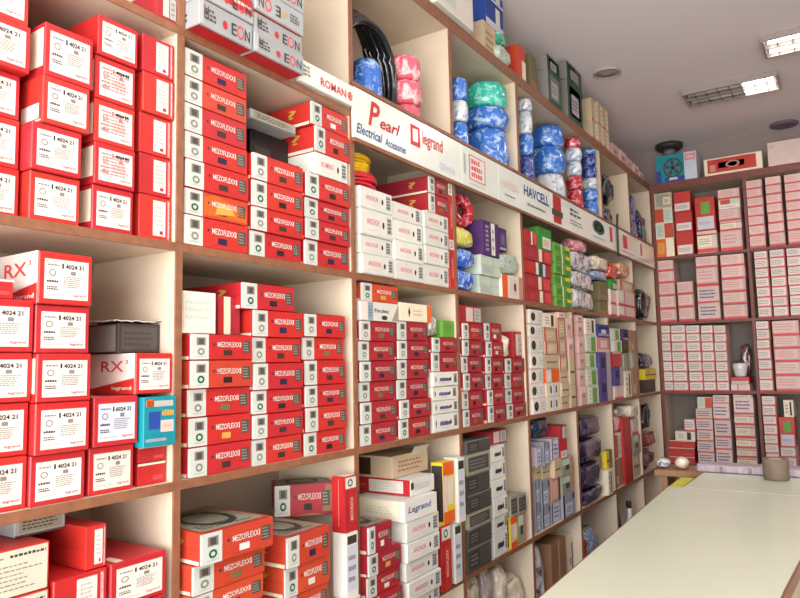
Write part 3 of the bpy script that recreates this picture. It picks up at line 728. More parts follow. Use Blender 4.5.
# black hose coil leaning on the divider
mb=MB(); mh=mat('black_hose',(18,22,24),rough=.16,coat=.5,vary=.2)
for k in range(6):
    pts=[]; ry=.166-.003*(k%2); rz=.24-.011*k
    for i in range(60):
        t=2*math.pi*i/60
        pts.append((-.185+.024*k+.004*math.sin(t*2+k), 1.918+math.cos(t)*ry+.003*math.sin(3*t+k), rz+math.sin(t)*rz+.003*math.cos(2*t+k)))
    mb.tube(pts,.0155,mh,12,True)
o=link('hose_coil',mb.mesh('hose_coil',True))
zmin=min(v.co.z for v in o.data.vertices)
o.location=(0,0,ZA+H+.002-zmin)
tag(o,'big glossy black hose coil standing in the third top compartment','hose')
for oo in [q for q in bpy.data.objects if q.get('label','').startswith('blue wrapped wire coil under black hose')]:
    pass
# unwrapped cable coils in bay 2 second row
def cablecoil(name,cx,cy,z,R0,h,m,turns,label,seed):
    mb=MB(); r=random.Random(seed); t=.006
    for k in range(turns):
        zz=t+(h-2*t)*k/max(turns-1,1); rr=R0-t-r.random()*.012; ox,oy=r.uniform(-.003,.003),r.uniform(-.003,.003); ph=r.random()*6
        mb.tube([(ox+math.cos(a)*rr,oy+math.sin(a)*rr,zz+.003*math.sin(a*2+ph)) for a in [2*math.pi*i/40 for i in range(40)]],t,m,6,True)
        mb.tube([(ox+math.cos(a)*(rr-.016),oy+math.sin(a)*(rr-.016),zz+.002*math.sin(a*3+ph)) for a in [2*math.pi*i/36 for i in range(36)]],t,m,6,True)
    o=link(name,mb.mesh(name,True),loc=(cx,cy,z)); tag(o,label,'cable coil','loose cable coils'); return o
t22=S22.levels[0][-1][3]+S22.levels[0][-1][6]+.0015   # top of the first white stack
ly=onx(374,185,0).y
cablecoil('cable_coil',-.125,ly+.012,t22+H,.105,.062,mat('red_cable',(206,30,52),rough=.3,coat=.4,vary=.2),7,'red cable coil lying on the white boxes under yellow coil',1)
cablecoil('cable_coil',-.125,ly,t22+H+.066,.095,.062,mat('yellow_cable',(232,190,14),rough=.3,coat=.4,vary=.2),7,'yellow cable coil on top of the red cable coil',2)
def topof(c,s,l=-1): zz=c.levels[s][l]; return zz[3]+zz[6]+.0015
# lumpy bags / bundles
def bag(name,xl,xr,yb,yt,m,label,cat='bag',x0=0,d=.14,zb=None,seed=0,pw=.55,group=None,lump=.16,rack='side'):
    yc=(yb+yt)/2
    if rack=='side':
        a=onx(xl,yc,x0).y; b=onx(xr,yc,x0).y; z0=onx((xl+xr)/2,yb,x0).z-H; z1=onx((xl+xr)/2,yt,x0).z-H
    else:
        a=ony(xl,yc,5.79-x0).x; b=ony(xr,yc,5.79-x0).x; z0=ony((xl+xr)/2,yb,5.79-x0).z-H; z1=ony((xl+xr)/2,yt,5.79-x0).z-H
    if zb is not None: z0=zb
    if rack=='side': a,b=clampy(a,b,rowof((z0+z1)/2))
    bm=bmesh.new(); bmesh.ops.create_icosphere(bm,subdivisions=4,radius=1)
    sg=lambda v: math.copysign(abs(v)**pw,v)
    for v in bm.verts:
        n=v.co.normalized(); k=1+lump*noise.noise(n*1.9+Vector((seed,seed*.7,0)))+lump*.28*noise.noise(n*4.5+Vector((seed,0,3)))
        p=Vector((sg(n.x),sg(n.y),sg(n.z)))*k
        v.co=p
    mx=[max(abs(v.co[i]) for v in bm.verts) for i in range(3)]
    for v in bm.verts: v.co=Vector((v.co.x/mx[0]*d/2,v.co.y/mx[1]*(b-a)/2*.98,v.co.z/mx[2]*(z1-z0)/2))
    mb=MB(); mb.bm(bm,m)
    w=(b-a)
    if rack=='side': loc=(x0-d/2,(a+b)/2,(z0+z1)/2+H)
    else: loc=((a+b)/2,5.79-x0+d/2,(z0+z1)/2+H)
    me=mb.mesh(name,True)
    o=link(name,me,loc=loc)
    if rack!='side': o.rotation_euler=(0,0,-math.pi/2)
    tag(o,label,cat,group); return o
def bm_(n,rgb,rgb2,s=30): return wrapmat(n,rgb,rgb2,s)
PB=bm_('blue_polybag',(34,96,206),(180,205,235)); PY=bm_('yellow_polybag',(206,200,80),(228,222,170)); PR=bm_('red_polybag',(190,34,36),(230,130,110))
PG=bm_('clear_green_polybag',(186,200,184),(150,172,160)); PW=bm_('white_polybag',(214,214,218),(90,84,100),22); PD=bm_('dark_polybag',(26,24,40),(120,116,150),26)
PP=bm_('purple_polybag',(26,18,50),(96,84,124),20); PK=bm_('black_polybag',(18,20,22),(60,70,70),20); PPk=bm_('pink_polybag',(214,120,140),(240,200,200)); PGn=bm_('green_polybag',(70,170,50),(190,220,150))
PC=bm_('cream_polybag',(216,202,178),(236,232,220)); PLB=bm_('blue_grey_polybag',(120,140,180),(200,206,216))
ZBs=ZS['B']
bag('polybag',460,479,291,268,PB,'lower blue plastic bag beside standing red boxes',zb=ZBs,seed=1,group='blue plastic bags')
z=onx(470,268,0).z-H
bag('polybag',460,479,268,248,PB,'upper blue and white plastic bag beside pale green carton',zb=z+.002,seed=2,group='blue plastic bags')
bag('polybag',457,477,247,226,PY,'yellow plastic bag on the blue bags',zb=onx(470,248,0).z-H+.004,seed=3)
z=onx(467,226,0).z-H+.004
o=link('wire_coil',coil_mesh(.075,.05,W_RED,5),loc=(-.09,onx(464,212,-.05).y,z+H+.078)); o.rotation_euler=(math.radians(90),0,math.radians(70)); tag(o,'red wire coil standing upright on the yellow bag','cable coil')
o.location.z=z+H+.080
zt=S32.levels[0][1][3]+S32.levels[0][1][6]   # top of pale carton
p=onx(499,234,0)
me,kd=KINDS['purp2'].build()
o=link('carton',me,loc=(-.012,onx(506,240,0).y+.02,onx(506,272.5,0).z+.002)); 
for n_,m_,l_ in kd: link(n_,m_,o)
zz=S32.levels[1][-1]; o.location=(-.03,zz[2]-.03,zz[3]+zz[6]+.002+H); o.scale=(1,.085/.12,.9)
o.location.z+= .075
tag(o,'dark purple picture box right of the white striped one','box','purple boxes on the side rack')
bag('polybag',502,524,272,252,PG,'clear greenish plastic bag on the orange and white carton',zb=zz[3]+zz[6]+.002,seed=4,pw=.5,d=.2)
o.location.z = H+onx(512,252,0).z-H+.003
# bay 2 row 3 extras
zz=S23.levels[2][-1]; zt=zz[3]+zz[6]+.0015
bag('polybag',431,440,336,314,bm_('grey_polybag',(150,150,140),(200,200,190)),'grey rolled bundle beside the lime green box',zb=zt,seed=6,x0=-.005)
gen('lime1','lime','lime green box',h=.06,w=.1,d=.15,panel=(.1,.3,.9,.9),pc='lime',scr='green')
def put(kind,xl,xr,yt,zb,label,x0=0,d=None,group=None):
    K=KINDS[kind]; zt=onx(xl,yt,x0).z-H; yc=yt+4
    a=onx(xl,yc,x0).y; b=onx(xr,yc,x0).y; dd=d or K.d
    r_=rowof(zb); a2,b2=clampy(a,b,r_); a,b=max(a,a2),min(b,b2)
    return inst(K,(x0,(a+b)/2,zb+H),0,(dd/K.d,(b-a)/K.w,max(zt-zb,.02)/K.h),label,group or K.group+' on the side rack')
put('lime1',442,455.5,320,zt,'lime green box on the crimson boxes beside the divider',x0=-.01)
# bay 3 row 3: white bag in front of tall crimson box
zz=S33.levels[2][3]; 
bag('polybag',505,511,357,334,PC,'white carry bag standing beside the tall crimson box',zb=zz[3]+zz[6]+.002,seed=8,x0=-.01,d=.1)
# bay 1 row 3: white slip carton + cream striped box on first stack
zz=S13.levels[0][-1]; zt=zz[3]+zz[6]+.001
put('wslip',181,216,290,zt,'white printed carton on the first stack, second bay, third row',x0=-.012,d=.25)
put('rcream',218,240,296,zt,'red carton with cream stripe, second bay, third row',x0=-.03,d=.22)
c14=[q for q in ALLC if q.rack=='side' and q.bay==1 and q.row==4][0]
zt=topof(c14,1); K=KINDS['ww_worn1']; pf=onx(304,500,-.10)
inst(K,(-.10,pf.y,zt+H),-.72,(.11/K.d,.172/K.w,(onx(304,484,-.10).z-H-zt)/K.h),'scuffed crimson wire box turned towards the room behind the orange boxes','red wire boxes on the side rack')
# bay 0 row 3: swx on top + brown metal box + crumpled film
zz=TOPRX.levels[3][-1]; zt=zz[3]+zz[6]+.001
z3=onx(135,396,0).z-H
zt2=TOPRX.levels[2][-1][3]+TOPRX.levels[2][-1][6]
zb=max(zt,zt2)+.0015
put('swx',136,175,353,zb,'red carton with white side panel lying on the teal carton',x0=-.004,group='red switch cartons on the side rack')
zb2=onx(135,353,0).z-H+.002
zb2=bpy.data.objects[-1].location.z-H if 0 else zb2
put('dmet',118,162,323,zb2,'dark metal box on the right hand white sided carton',x0=-.05,d=.14)
mb=MB(); fm=mat('clear_film',(214,206,200),rough=.25,vary=.25,coat=.5,bump=.6,scale=30)
N=18; zz0=onx(118,323,-.05).z+.002; ya=onx(112,325,-.05).y; yb=onx(162,325,-.05).y
pts=[]
for j in range(2):
    for i in range(N):
        for k in range(8):
            u=i/(N-1); v=k/7
            pts.append((-.045-.15*v, ya+(yb-ya)*u, zz0+.006+.012*abs(noise.noise(Vector((u*6,v*4,1))))+(.0025 if j else 0)))
fs=[]
for i in range(N-1):
    for k in range(7):
        a=i*8+k; fs.append((a,a+8,a+9,a+1)); b=a+N*8; fs.append((b,b+1,b+9,b+8))
for i in range(N-1):
    for k in (0,7): a=i*8+k; fs.append((a,a+8,a+8+N*8,a+N*8))
for k in range(7):
    for i in (0,N-1): a=i*8+k; fs.append((a,a+1,a+1+N*8,a+N*8))
mb.poly(pts,fm,fs); o=link('plastic_sheet',mb.mesh('plastic_sheet',True)); tag(o,'crumpled clear plastic film lying on the dark metal box','plastic sheet')
zz0m=min(v.co.z for v in o.data.vertices); o.location.z=(onx(118,323,-.05).z+.003)-zz0m
# bay 2 row 4: open beige carton with flap on top of white stack
c2=[q for q in ALLC if q.rack=='side' and q.bay==2 and q.row==4][0]
zz=c2.levels[1][-1]; zt=zz[3]+zz[6]+.0015
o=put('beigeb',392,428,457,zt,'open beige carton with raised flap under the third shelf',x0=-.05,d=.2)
mb=MB(); mb.box((0,-.02,0),(.002,.03,.045),P('sheet'),.0005); fl=link('flap',mb.mesh('flap'),o,(0,.02,.09)); fl.rotation_euler=(0,math.radians(25),0)
# long compartment extras (bays 4-6, second row)
zt=topof(S42,0,-2) if len(S42.levels[0])>6 else topof(S42,0,-2)
put('grb',538,551,226,zt,'green box with white panel on the red boxes',x0=0,d=.12)
bs=[(573,597,311,290,'lowest'),(573,597,290,271.5,'middle'),(572,595,271.5,253,'topmost')]
zprev=ZBs
for i,(a,b,y0,y1,n) in enumerate(bs):
    bag('polybag',a,b,y0,y1,PW,f'white printed plastic bag, {n} of three beside lime packs',zb=zprev+.002,seed=20+i,pw=.4,d=.18,group='white printed bags in the long compartment')
    zprev=onx((a+b)/2,y1,0).z-H
bag('polybag',577,590,253,239,PPk,'pinkish bundle on the white printed bags',zb=zprev+.003,seed=24,d=.12)
bag('polybag',598,610,281,271,PLB,'blue grey bag on the olive carton',zb=topof(S42,2)+.001,seed=25,d=.14)
bag('polybag',598,611,271,256,PC,'cream bag on the blue grey bag',zb=onx(604,271,0).z-H+.003,seed=26,d=.14)
zt=topof(S42,3); put('grb',611,617,279,zt,'small green box on the pink and white boxes',d=.12)
bag('polybag',612,620,279,263,PR,'red bag on the small green box',zb=onx(613,279,0).z-H+.003,seed=27,d=.14)
zt=topof(S42,4); put('wr',620,635,279,zt,'peach box edged in red near the far divider',d=.15)
bag('polybag',621,632,277,262,bm_('peach_bag',(214,150,110),(236,200,160)),'peach bag above the pink and white boxes',zb=onx(628,279,0).z-H+.012,seed=28,d=.13)
bag('bundle',643,653,322,288,PK,'black bundle of wire in the corner, second row',zb=ZBs,seed=30,d=.2,lump=.3,cat='bundle')
# row 1 bay 6,7 : black and blue bags
bag('polybag',606,617,236,205,PD,'black and blue striped bag in the seventh bay, top row',zb=ZA,seed=31,d=.2,lump=.25)
bag('polybag',606,616,205,172,PK,'black bundle on the striped bag near the corner',zb=onx(611,205,0).z-H+.004,seed=32,d=.18,lump=.35,cat='bundle')
bag('polybag',628,637,243,188,bm_('royal_polybag',(40,52,150),(150,160,215)),'tall blue plastic bag near the corner, top row',zb=ZA,seed=33,d=.2,lump=.25)
bag('polybag',642,649,250,210,bm_('navy_polybag',(14,22,50),(20,60,120)),'dark blue bag beside the back corner, top row',zb=ZA,seed=34,d=.2,lump=.25)
# row 3 bay 7
bag('bundle',645,655,369,352,PD,'navy bundle on the yellow packet',zb=topof(S73,0),seed=35,d=.15,cat='bundle',x0=-.02)
# row 4
bag('polybag',534,552,431,416,bm_('petrol_bag',(16,34,58),(40,70,110)),'dark petrol blue package under the third shelf',zb=onx(543,441,0).z-H+.006,seed=36,d=.16,x0=-.03)
k=0; zprev=ZS['D']
for (a,b,y0,y1,nm) in ((582,606,513,488,'lowest'),(582,606,488,463,'second up'),(582,606,463,438,'third up'),(582,605,438,416,'topmost')):
    bag('polybag',a,b,y0,y1,PP,f'dark purple plastic bag, {nm}, sixth bay, fourth row',zb=zprev+.002,seed=40+k,d=.24,pw=.4,lump=.12,group='dark purple bags'); k+=1
    zprev=onx((a+b)/2,y1,0).z-H
put('yl',606.5,609,452,topof(S54,0),'small orange yellow box on the white carton',d=.03)
put('olv',609.5,612,450,topof(S54,0),'small olive box on the white carton',d=.03)
c6=[q for q in ALLC if q.rack=='side' and q.bay==6 and q.row==4][0]
bag('polybag',615.5,623.5,434,415,PPk,'pink and white bag on the split carton, seventh bay',zb=topof(c6,0),seed=50,d=.14)
bag('polybag',632,641,419,404,PC,'cream and green bag under the fourth row shelf',zb=topof(c6,2),seed=51,d=.14)
bag('bundle',645,659,474,448,PK,'dark clothing bundle in the corner, fourth row',zb=ZS['D'],seed=52,d=.25,lump=.3,cat='bundle')
bag('polybag',647,658,448,430,bm_('maroon_bag',(120,16,40),(160,60,80)),'maroon bag on the dark clothing bundle',zb=onx(652,448,0).z-H+.004,seed=53,d=.2)
bag('bundle',645,653,430,403,bm_('darkgreen_bundle',(18,34,30),(40,60,56)),'dark green bundle on the maroon bag',zb=onx(652,430,0).z-H+.004,seed=54,d=.16,lump=.3,cat='bundle')
# row 5
ZF=ZS['F']
def put5(kind,xl,xr,yt,yb,label,x0=-.02,d=None):
    return put(kind,xl,xr,yt,onx(xl,yb,x0).z-H if yb else ZF,label,x0,d)
bags5=[(472,486,592,566,PC,'cream plastic bag under the lowest visible shelf, left'),(488,498,588,564,bm_('mauve_bag',(168,150,150),(200,190,180)),'mauve bag under the lowest visible shelf'),
 (500,512,584,566,PC,'pale bag with dark knot under the lowest visible shelf'),(515,530,594,574,PC,'pale bag beside the divider, bottom row'),
 (541,549,566,545,PW,'white bag in fifth bay, bottom row'),(584,590,552,535,PR,'red bag in sixth bay, bottom row'),
 (591,603,545,527,PLB,'grey bag in sixth bay, bottom row'),(617,626,527,505,PK,'black bag in seventh bay, bottom row')]
for i,(a,b,y0,y1,m,l) in enumerate(bags5):
    bag('polybag',a,b,y0,y1,m,l,x0=-.03,zb=ZF,seed=60+i,d=.2,lump=.18,pw=.5)
put('kr',551,566,545,ZF,'brown carton in fifth bay, bottom row',x0=-.03)
put('crm',568,574,536,ZF,'cream carton beside the divider in fifth bay, bottom row',x0=-.05)
put('bg',587,600,518,ZF+.0,'greyish carton behind bags in sixth bay, bottom row',x0=-.24,d=.06)
mb=MB(); mb.lathe([(.03,0),(.032,.02),(.032,.12),(.014,.15),(.014,.17)],mat('bottle_white',(225,225,228),rough=.2,coat=.5),20)
o=link('bottle',mb.mesh('bottle',True),loc=(-.04,onx(629,510,-.04).y,ZF+H+.001)); o.scale=(1.2,1.2,2.2)
mb=MB(); mb.lathe([(.015,0),(.016,.02)],P('dark'),16); cp=link('cap',mb.mesh('cap',True),o,(0,0,.17)); tag(o,'white bottle standing in seventh bay, bottom row','bottle')
bag('polybag',502,516,62,47,PG,'pale crumpled plastic bag above the rack top board beside the orange box',x0=-.005,zb=1.434,seed=80,d=.12,pw=.6)
bag('polybag',499,511,46,33,bm_('teal_polybag',(60,160,130),(150,210,190)),'green plastic bag on the pale bag above the rack',x0=-.02,zb=onx(509,47,-.005).z-H+.004,seed=81,d=.1,pw=.7)
# back rack extras
zz=B03.levels[5][-1]; zt=zz[3]+zz[6]+.0015
mb=MB(); me_=mat('white_plastic',(225,222,220),rough=.3,coat=.3)
mb.lathe([(.034,0),(.04,.01),(.05,.06),(.054,.085),(.05,.1),(.02,.105)],me_,24)
pp=ony(739,370,5.78)
o=link('white_pot',mb.mesh('white_pot',True),loc=(pp.x,5.79+.065,zt+H)); tag(o,'small white pot on the flat boxes, back rack third row','pot')
mb=MB(); mb.lathe([(.03,0),(.03,.012),(.012,.018)],P('smoke'),20); link('lid',mb.mesh('lid',True),o,(0,0,.106))
bag('bundle',740,751,376,343,bm_('mauve_bundle',(110,70,84),(150,110,120)),'mauve bundle behind the white pot, back rack',x0=-.16,zb=zt,seed=70,d=.12,rack='back',cat='bundle')
bag('bundle',664,683,431,398,PK,'black bundle in the lower left of the back rack',x0=-.16,zb=topof([q for q in ALLC if q.rack=='back' and q.row==4 and q.bay==0][0],0,1)+.0,seed=71,d=.14,rack='back',lump=.3,cat='bundle') if 0 else None

# ---------------------------------------------------------------- racks
brown=mat('brown_laminate_edge',(140,92,66),rough=.45,vary=.25,scale=40); panel=mat('cream_laminate',(212,196,174),rough=.5,vary=.06,scale=4)
backp=mat('back_board',(170,156,142),rough=.7,vary=.08,scale=3)
rack=bpy.data.objects.new('shelving_rack',None); COL.objects.link(rack); rack.location=(0,2.7,0); tag(rack,'long cream shelving rack with brown edges along the left wall','shelving rack')
def part(name,a,b,m,par,bev=0):
    mb=MB(); l=par.location if par.type=='EMPTY' else Vector((0,0,0)); q=Vector(rack_org[par.name])
    mb.box(tuple(Vector(a)-q),tuple(Vector(b)-q),m,bev); return link(name,mb.mesh(name),par)
rack_org={'shelving_rack':(0,2.7,0)}
def shelf(par,a,b,edge_a,edge_b):
    o=part('shelf',a,b,panel,par); 
    mb=MB(); q=Vector(rack_org[par.name]); mb.box(tuple(Vector(edge_a)-q),tuple(Vector(edge_b)-q),brown,.001); e=link('edge_strip',mb.mesh('edge_strip'),o)
Y0=YD[0]; Y1=6.09
DEP=.318
for k in 'ABCDF':
    z=ZS[k]+H; shelf(rack,(-DEP,Y0,z-.02),(-.004,5.788,z),(-.004,Y0,z-.021),(.0,5.788,z+.0))
z=ZS['E']+H; shelf(rack,(-DEP,Y0,z),(-.004,5.788,z+.05),(-.004,Y0,z-.002),(.0,5.788,z+.052))
rows=[('E','A'),('A','B'),('B','C'),('C','D'),('D','F')]
for i,y in enumerate(YD):
    if y>5.7: y=5.766
    for r,(t,b) in enumerate(rows):
        if r==0 and i==6: continue
        if r==1 and i in (6,7): continue
        za=ZS[b]+H; zb=ZS[t]+H-(.02 if t!='E' else 0)
        o=part('divider',(-DEP,y,za),(-.004,y+.02,zb),panel,rack)
        mb=MB(); mb.box((-.004,y-2.7,za),(.0,y+.021-2.7,zb),brown,.0008); link('edge_strip',mb.mesh('edge_strip'),o)
part('back_panel',(-DEP-.008,Y0,ZF+H-.02),(-DEP,5.788,ZS['E']+H+.05),backp,rack)
part('plinth',(-DEP,Y0,0.001),(-.03,5.788,ZF+H-.021),brown,rack)
# back rack
r2=bpy.data.objects.new('shelving_rack',None); COL.objects.link(r2); r2.location=(1.2,5.9,0); tag(r2,'brown edged shelving rack across the back wall','shelving rack'); rack_org[r2.name]=(1.2,5.9,0)
X1=2.72
mar=mat('maroon_edge',(120,58,52),rough=.5,vary=.2,scale=40)
def part2(name,a,b,m): return part(name,a,b,m,r2)
for k in 'EABCDF':
    z=ZS[k]+H; th=.05 if k=='E' else 0
    lo,hi=(z,z+.05) if k=='E' else (z-.02,z)
    o=part2('shelf',(-DEP,5.794,lo),(X1,6.1,hi),panel)
    mb=MB(); q=Vector((1.2,5.9,0)); mb.box(tuple(Vector((0.001,5.79,lo-.001))-q),tuple(Vector((X1,5.794,hi+.001))-q),mar,.001); link('edge_strip',mb.mesh('edge_strip'),o)
for x in (.0,.682,1.364,2.046,2.70):
    for t,b in rows:
        za=ZS[b]+H; zb=ZS[t]+H-(.02 if t!='E' else 0)
        o=part2('divider',(x+.001,5.794,za),(x+.021,6.1,zb),panel)
        mb=MB(); mb.box((x+.001-1.2,5.79-5.9,za),(x+.021-1.2,5.794-5.9,zb),mar,.0008); link('edge_strip',mb.mesh('edge_strip'),o)
part2('back_panel',(-DEP,6.1,ZF+H-.02),(X1,6.107,ZS['E']+H+.05),mat('back_rack_board',(120,110,104),rough=.7))
part2('plinth',(.02,5.83,.001),(X1,6.1,ZF+H-.021),mar)
# ---------------------------------------------------------------- sign boards
board=mat('sign_board_white',(232,238,230),rough=.2,vary=.03,coat=.4)
def sign(ya,yb,label,fn,z0=.732,z1=.9):
    o=bpy.data.objects.new('sign_board',None); 
    mb=MB(); mb.box((0,0,0),(.012,yb-ya-.002,z1-z0),board,.001)
    o=link('sign_board',mb.mesh('sign_board'),loc=(.002,ya,z0+H)); tag(o,label,'sign','sign boards along the side rack')
    class SF(Face):
        def _w(self,name,meth,*a,**k):
            m=MB(); g=Face(m,'f',.1,yb-ya,z1-z0); getattr(Face,meth)(g,*a,**k)
            for i,v in enumerate(m.v): m.v[i]=(v[0]+.0125,v[1]+(yb-ya)/2,v[2])
            link(name,m.mesh(name),o)
        def text(self,*a,**k): self._w('lettering','text',*a,**k)
        def scr(self,*a,**k): self._w('small_print','scr',*a,**k)
        def rect(self,*a,**k): self._w('logo','rect',*a,**k)
        def ring(self,*a,**k): self._w('logo','ring',*a,**k)
        def disc(self,*a,**k): self._w('logo','disc',*a,**k)
    fn(SF(None,'f',.1,yb-ya,z1-z0))
    return o
def s1(F):
    F.text(.24,.36,.46,.88,'P','red',shear=.25,bold=.02); F.text(.46,.4,.86,.66,'earl','red',shear=.3,bold=.02)
    F.text(.03,.1,.5,.3,'Electrical','blue',shear=.25); F.text(.55,.09,.97,.26,'Accessories','blue',shear=.25)
def s2(F):
    F.rect(.06,.38,.22,.84,'pred'); F.rect(.1,.48,.18,.76,board,.0009); F.text(.26,.42,.62,.82,'legrand','pred'); F.text(.55,.1,.85,.28,'GEWA','bluew')
def s3(F):
    F.rect(.18,.2,.62,.85,'pink'); F.rect(.21,.24,.59,.81,board,.0009); F.scr(.24,.28,.56,.78,'pred',3,5,.8); F.rect(.05,.3,.1,.8,'lgrey'); F.scr(.2,.08,.6,.14,'lgrey',1,8)
def s4(F):
    F.text(.04,.42,.34,.66,'HAVELL','pinkw'); F.scr(.1,.2,.28,.28,'grey',1,6)
    F.text(.44,.48,.94,.8,'HAVCELL','blue',bold=.02); F.scr(.5,.2,.86,.32,'grey',1,8)
def s5(F):
    F.rect(.02,.08,.12,.98,'red'); F.rect(.0,.3,.14,.5,'smoke',.0009); F.scr(.24,.55,.4,.85,'smoke',2,3,.6); F.scr(.24,.25,.46,.45,'grey',2,6,.5)
    F.disc(.68,.62,.1,.26,'dgreen',24); F.ring(.68,.62,.06,.14,'white',.3,16); F.scr(.58,.18,.78,.26,'grey',1,6); F.rect(.88,.3,.93,.9,'pred')
def s6(F):
    F.rect(.14,.3,.24,.85,'pred'); F.scr(.1,.1,.4,.2,'pink',1,5); F.rect(.58,.3,.64,.85,'pink'); F.scr(.5,.12,.9,.2,'pink',1,8)
ya=YD[3]+.004
sign(ya,2.032,'white sign board with red script lettering and blue subtitle',s1)
sign(2.032,2.45,'white sign board with red square logo, glaring in the light',s2)
sign(2.45,2.80,'white sign board with pink boxed logo',s3)
sign(2.80,3.46,'white sign board with large blue lettering',s4)
sign(3.46,4.66,'white sign board with red bar and green oval logo',s5)
sign(4.68,5.74,'pinkish far sign board nearest the back corner',s6)
# brown strip above the signs
mb=MB(); mb.box((0,0,0),(.014,5.74-ya,.014),brown,.001); o=link('sign_trim',mb.mesh('sign_trim'),loc=(.002,ya,.902+H)); tag(o,'thin brown trim strip running along the top of signs','trim')
mb=MB(); mb.box((0,0,0),(.014,5.74-ya,.012),brown,.001); o=link('sign_trim',mb.mesh('sign_trim'),loc=(.002,ya,.718+H)); tag(o,'thin brown trim strip running along the bottom of signs','trim')
# small cable hanging over the signs
mb=MB(); mb.tube([(.03,4.668,.99+H),(.024,4.668,.92+H),(.022,4.67,.82+H),(.022,4.668,.73+H),(.024,4.664,.70+H)],.008,P('dark'),8); o=link('hanging_cable',mb.mesh('hanging_cable',True)); tag(o,'dark cable hanging down between the last two sign boards','cable')
def s0(F):
    F.scr(.06,.3,.2,.85,'greyg',3,2,.6); F.text(.36,.22,.84,.62,'ROMAN','pred',bold=.015); F.ring(.92,.42,.045,.22,'pred',.35); F.disc(.92,.42,.02,.1,'pred')
o=sign(1.455,1.716,'narrow white sign with red lettering beside the silver boxes',s0,z0=.828,z1=.895); o.location.x=.004
# ---------------------------------------------------------------- counters
lam=mat('counter_laminate',(206,214,192),rough=.28,vary=.04,scale=3,coat=.2); wood=mat('counter_wood_edge',(130,80,56),rough=.4,vary=.25,scale=20)
ZC=-.55+H
def counter(name,poly,label,zt=ZC):
    mb=MB(); n=len(poly); t=.035
    bot=[(x,y,zt-t) for x,y in poly]; top=[(x,y,zt) for x,y in poly]
    cx=sum(p[0] for p in poly)/n; cy=sum(p[1] for p in poly)/n
    mb.poly(bot+top,lam,[tuple(range(n))[::-1],tuple(n+i for i in range(n))]+[(i,(i+1)%n,n+(i+1)%n,n+i) for i in range(n)])
    o=link(name,mb.mesh(name)); tag(o,label,'counter')
    o['label']=label
    mb=MB(); ins=.04
    def sh(p,k): return (cx+(p[0]-cx)*k, cy+(p[1]-cy)*k)
    q=[sh(p,.92) for p in poly]
    mb.poly([(x,y,.0) for x,y in q]+[(x,y,zt-t) for x,y in q],mat('counter_body',(206,192,168),rough=.6),[tuple(range(n))[::-1],tuple(n+i for i in range(n))]+[(i,(i+1)%n,n+(i+1)%n,n+i) for i in range(n)])
    link('cabinet_body',mb.mesh('cabinet_body'),o)
    # rim
    mb=MB(); path=[(poly[i],poly[(i+1)%n]) for i in range(n)]
    for (a,b) in path[:]:
        d=Vector((b[0]-a[0],b[1]-a[1],0)).normalized(); nn=Vector((d.y,-d.x,0))*.006
        A=Vector((*a,0));B=Vector((*b,0))
        mb.poly([(A.x,A.y,zt-.034),(B.x,B.y,zt-.034),(B.x+nn.x,B.y+nn.y,zt-.034),(A.x+nn.x,A.y+nn.y,zt-.034),(A.x,A.y,zt-.002),(B.x,B.y,zt-.002),(B.x+nn.x,B.y+nn.y,zt-.002),(A.x+nn.x,A.y+nn.y,zt-.002)],wood,
          [(0,3,2,1),(4,5,6,7),(0,1,5,4),(1,2,6,5),(2,3,7,6),(3,0,4,7)])
    link('edge_band',mb.mesh('edge_band'),o)
    return o
counter('shop_counter',[(.677,.75),(1.09,.75),(1.125,1.9),(1.16,2.55),(1.165,3.165),(.592,3.185)],'long pale shop counter running towards the back corner')
counter('shop_counter',[(.652,3.19),(2.4,3.17),(2.4,3.64),(.66,3.64)],'pale cross counter meeting the far end of the long counter')
for i,(px,py) in enumerate(((712,516),(746,588),(666,494))):
    p=onz(px,py,ZC)
# things on the far counter
p=onz(775,476,ZC)
mb=MB(); mb.lathe([(.05,0),(.052,.004),(.054,.09),(.05,.094),(.035,.09),(.033,.02)],mat('grey_brown_roll',(120,104,90),rough=.7,vary=.15),32)
o=link('tape_roll',mb.mesh('tape_roll',True),loc=(p.x+.015,3.565,ZC+.001)); tag(o,'grey brown roll standing on the cross counter','tape roll')
mb=MB(); mb.lathe([(.012,0),(.028,0),(.028,.088),(.012,.088)],P('beige'),24,close=True); link('core',mb.mesh('core',True),o,(0,0,.003))
# striped mauve packs behind the counter, on a low back table
mb=MB(); st=mat('mauve_packaging',(176,160,170),rough=.4,vary=.3,scale=60)
mb.box((0,0,0),(.74,.12,.038),st,.006)
for k in range(17): mb.box((.02+.042*k,-.001,.006),(.035+.042*k,.0,.032),P(('lilac','lgrey','grey')[k%3]))
o=link('long_packet',mb.mesh('long_packet'),loc=(.62,3.67,ZC-.004)); tag(o,'long mauve striped packet lying behind the cross counter','packet')
mb=MB(); mb.box((-.2,.02,0),(.9,.24,.03),P('kraft'),.003)
for sx in (-.17,.84): mb.box((sx,.03,-(ZC-.036)),(sx+.03,.21,0),P('kraft'))
o=link('low_bench',mb.mesh('low_bench'),loc=(.62,3.64,ZC-.035)); tag(o,'low brown bench behind the cross counter','bench')
for (x_,w_,h_,m_,l_) in ((.45,.07,.05,PW,'white crumpled paper bag on the low bench'),(.54,.07,.06,PC,'beige crumpled bag beside the mauve packet')):
    bm=bmesh.new(); bmesh.ops.create_icosphere(bm,subdivisions=3,radius=1)
    for v in bm.verts:
        n=v.co.normalized(); v.co=Vector((n.x*w_/2,n.y*.05,n.z*h_/2))*(1+.15*noise.noise(n*3+Vector((x_*40,0,0))))
    z_=min(v.co.z for v in bm.verts); mb=MB(); mb.bm(bm,m_); o=link('paper_bag',mb.mesh('paper_bag',True),loc=(x_,3.74,ZC-.004-z_)); tag(o,l_,'bag')
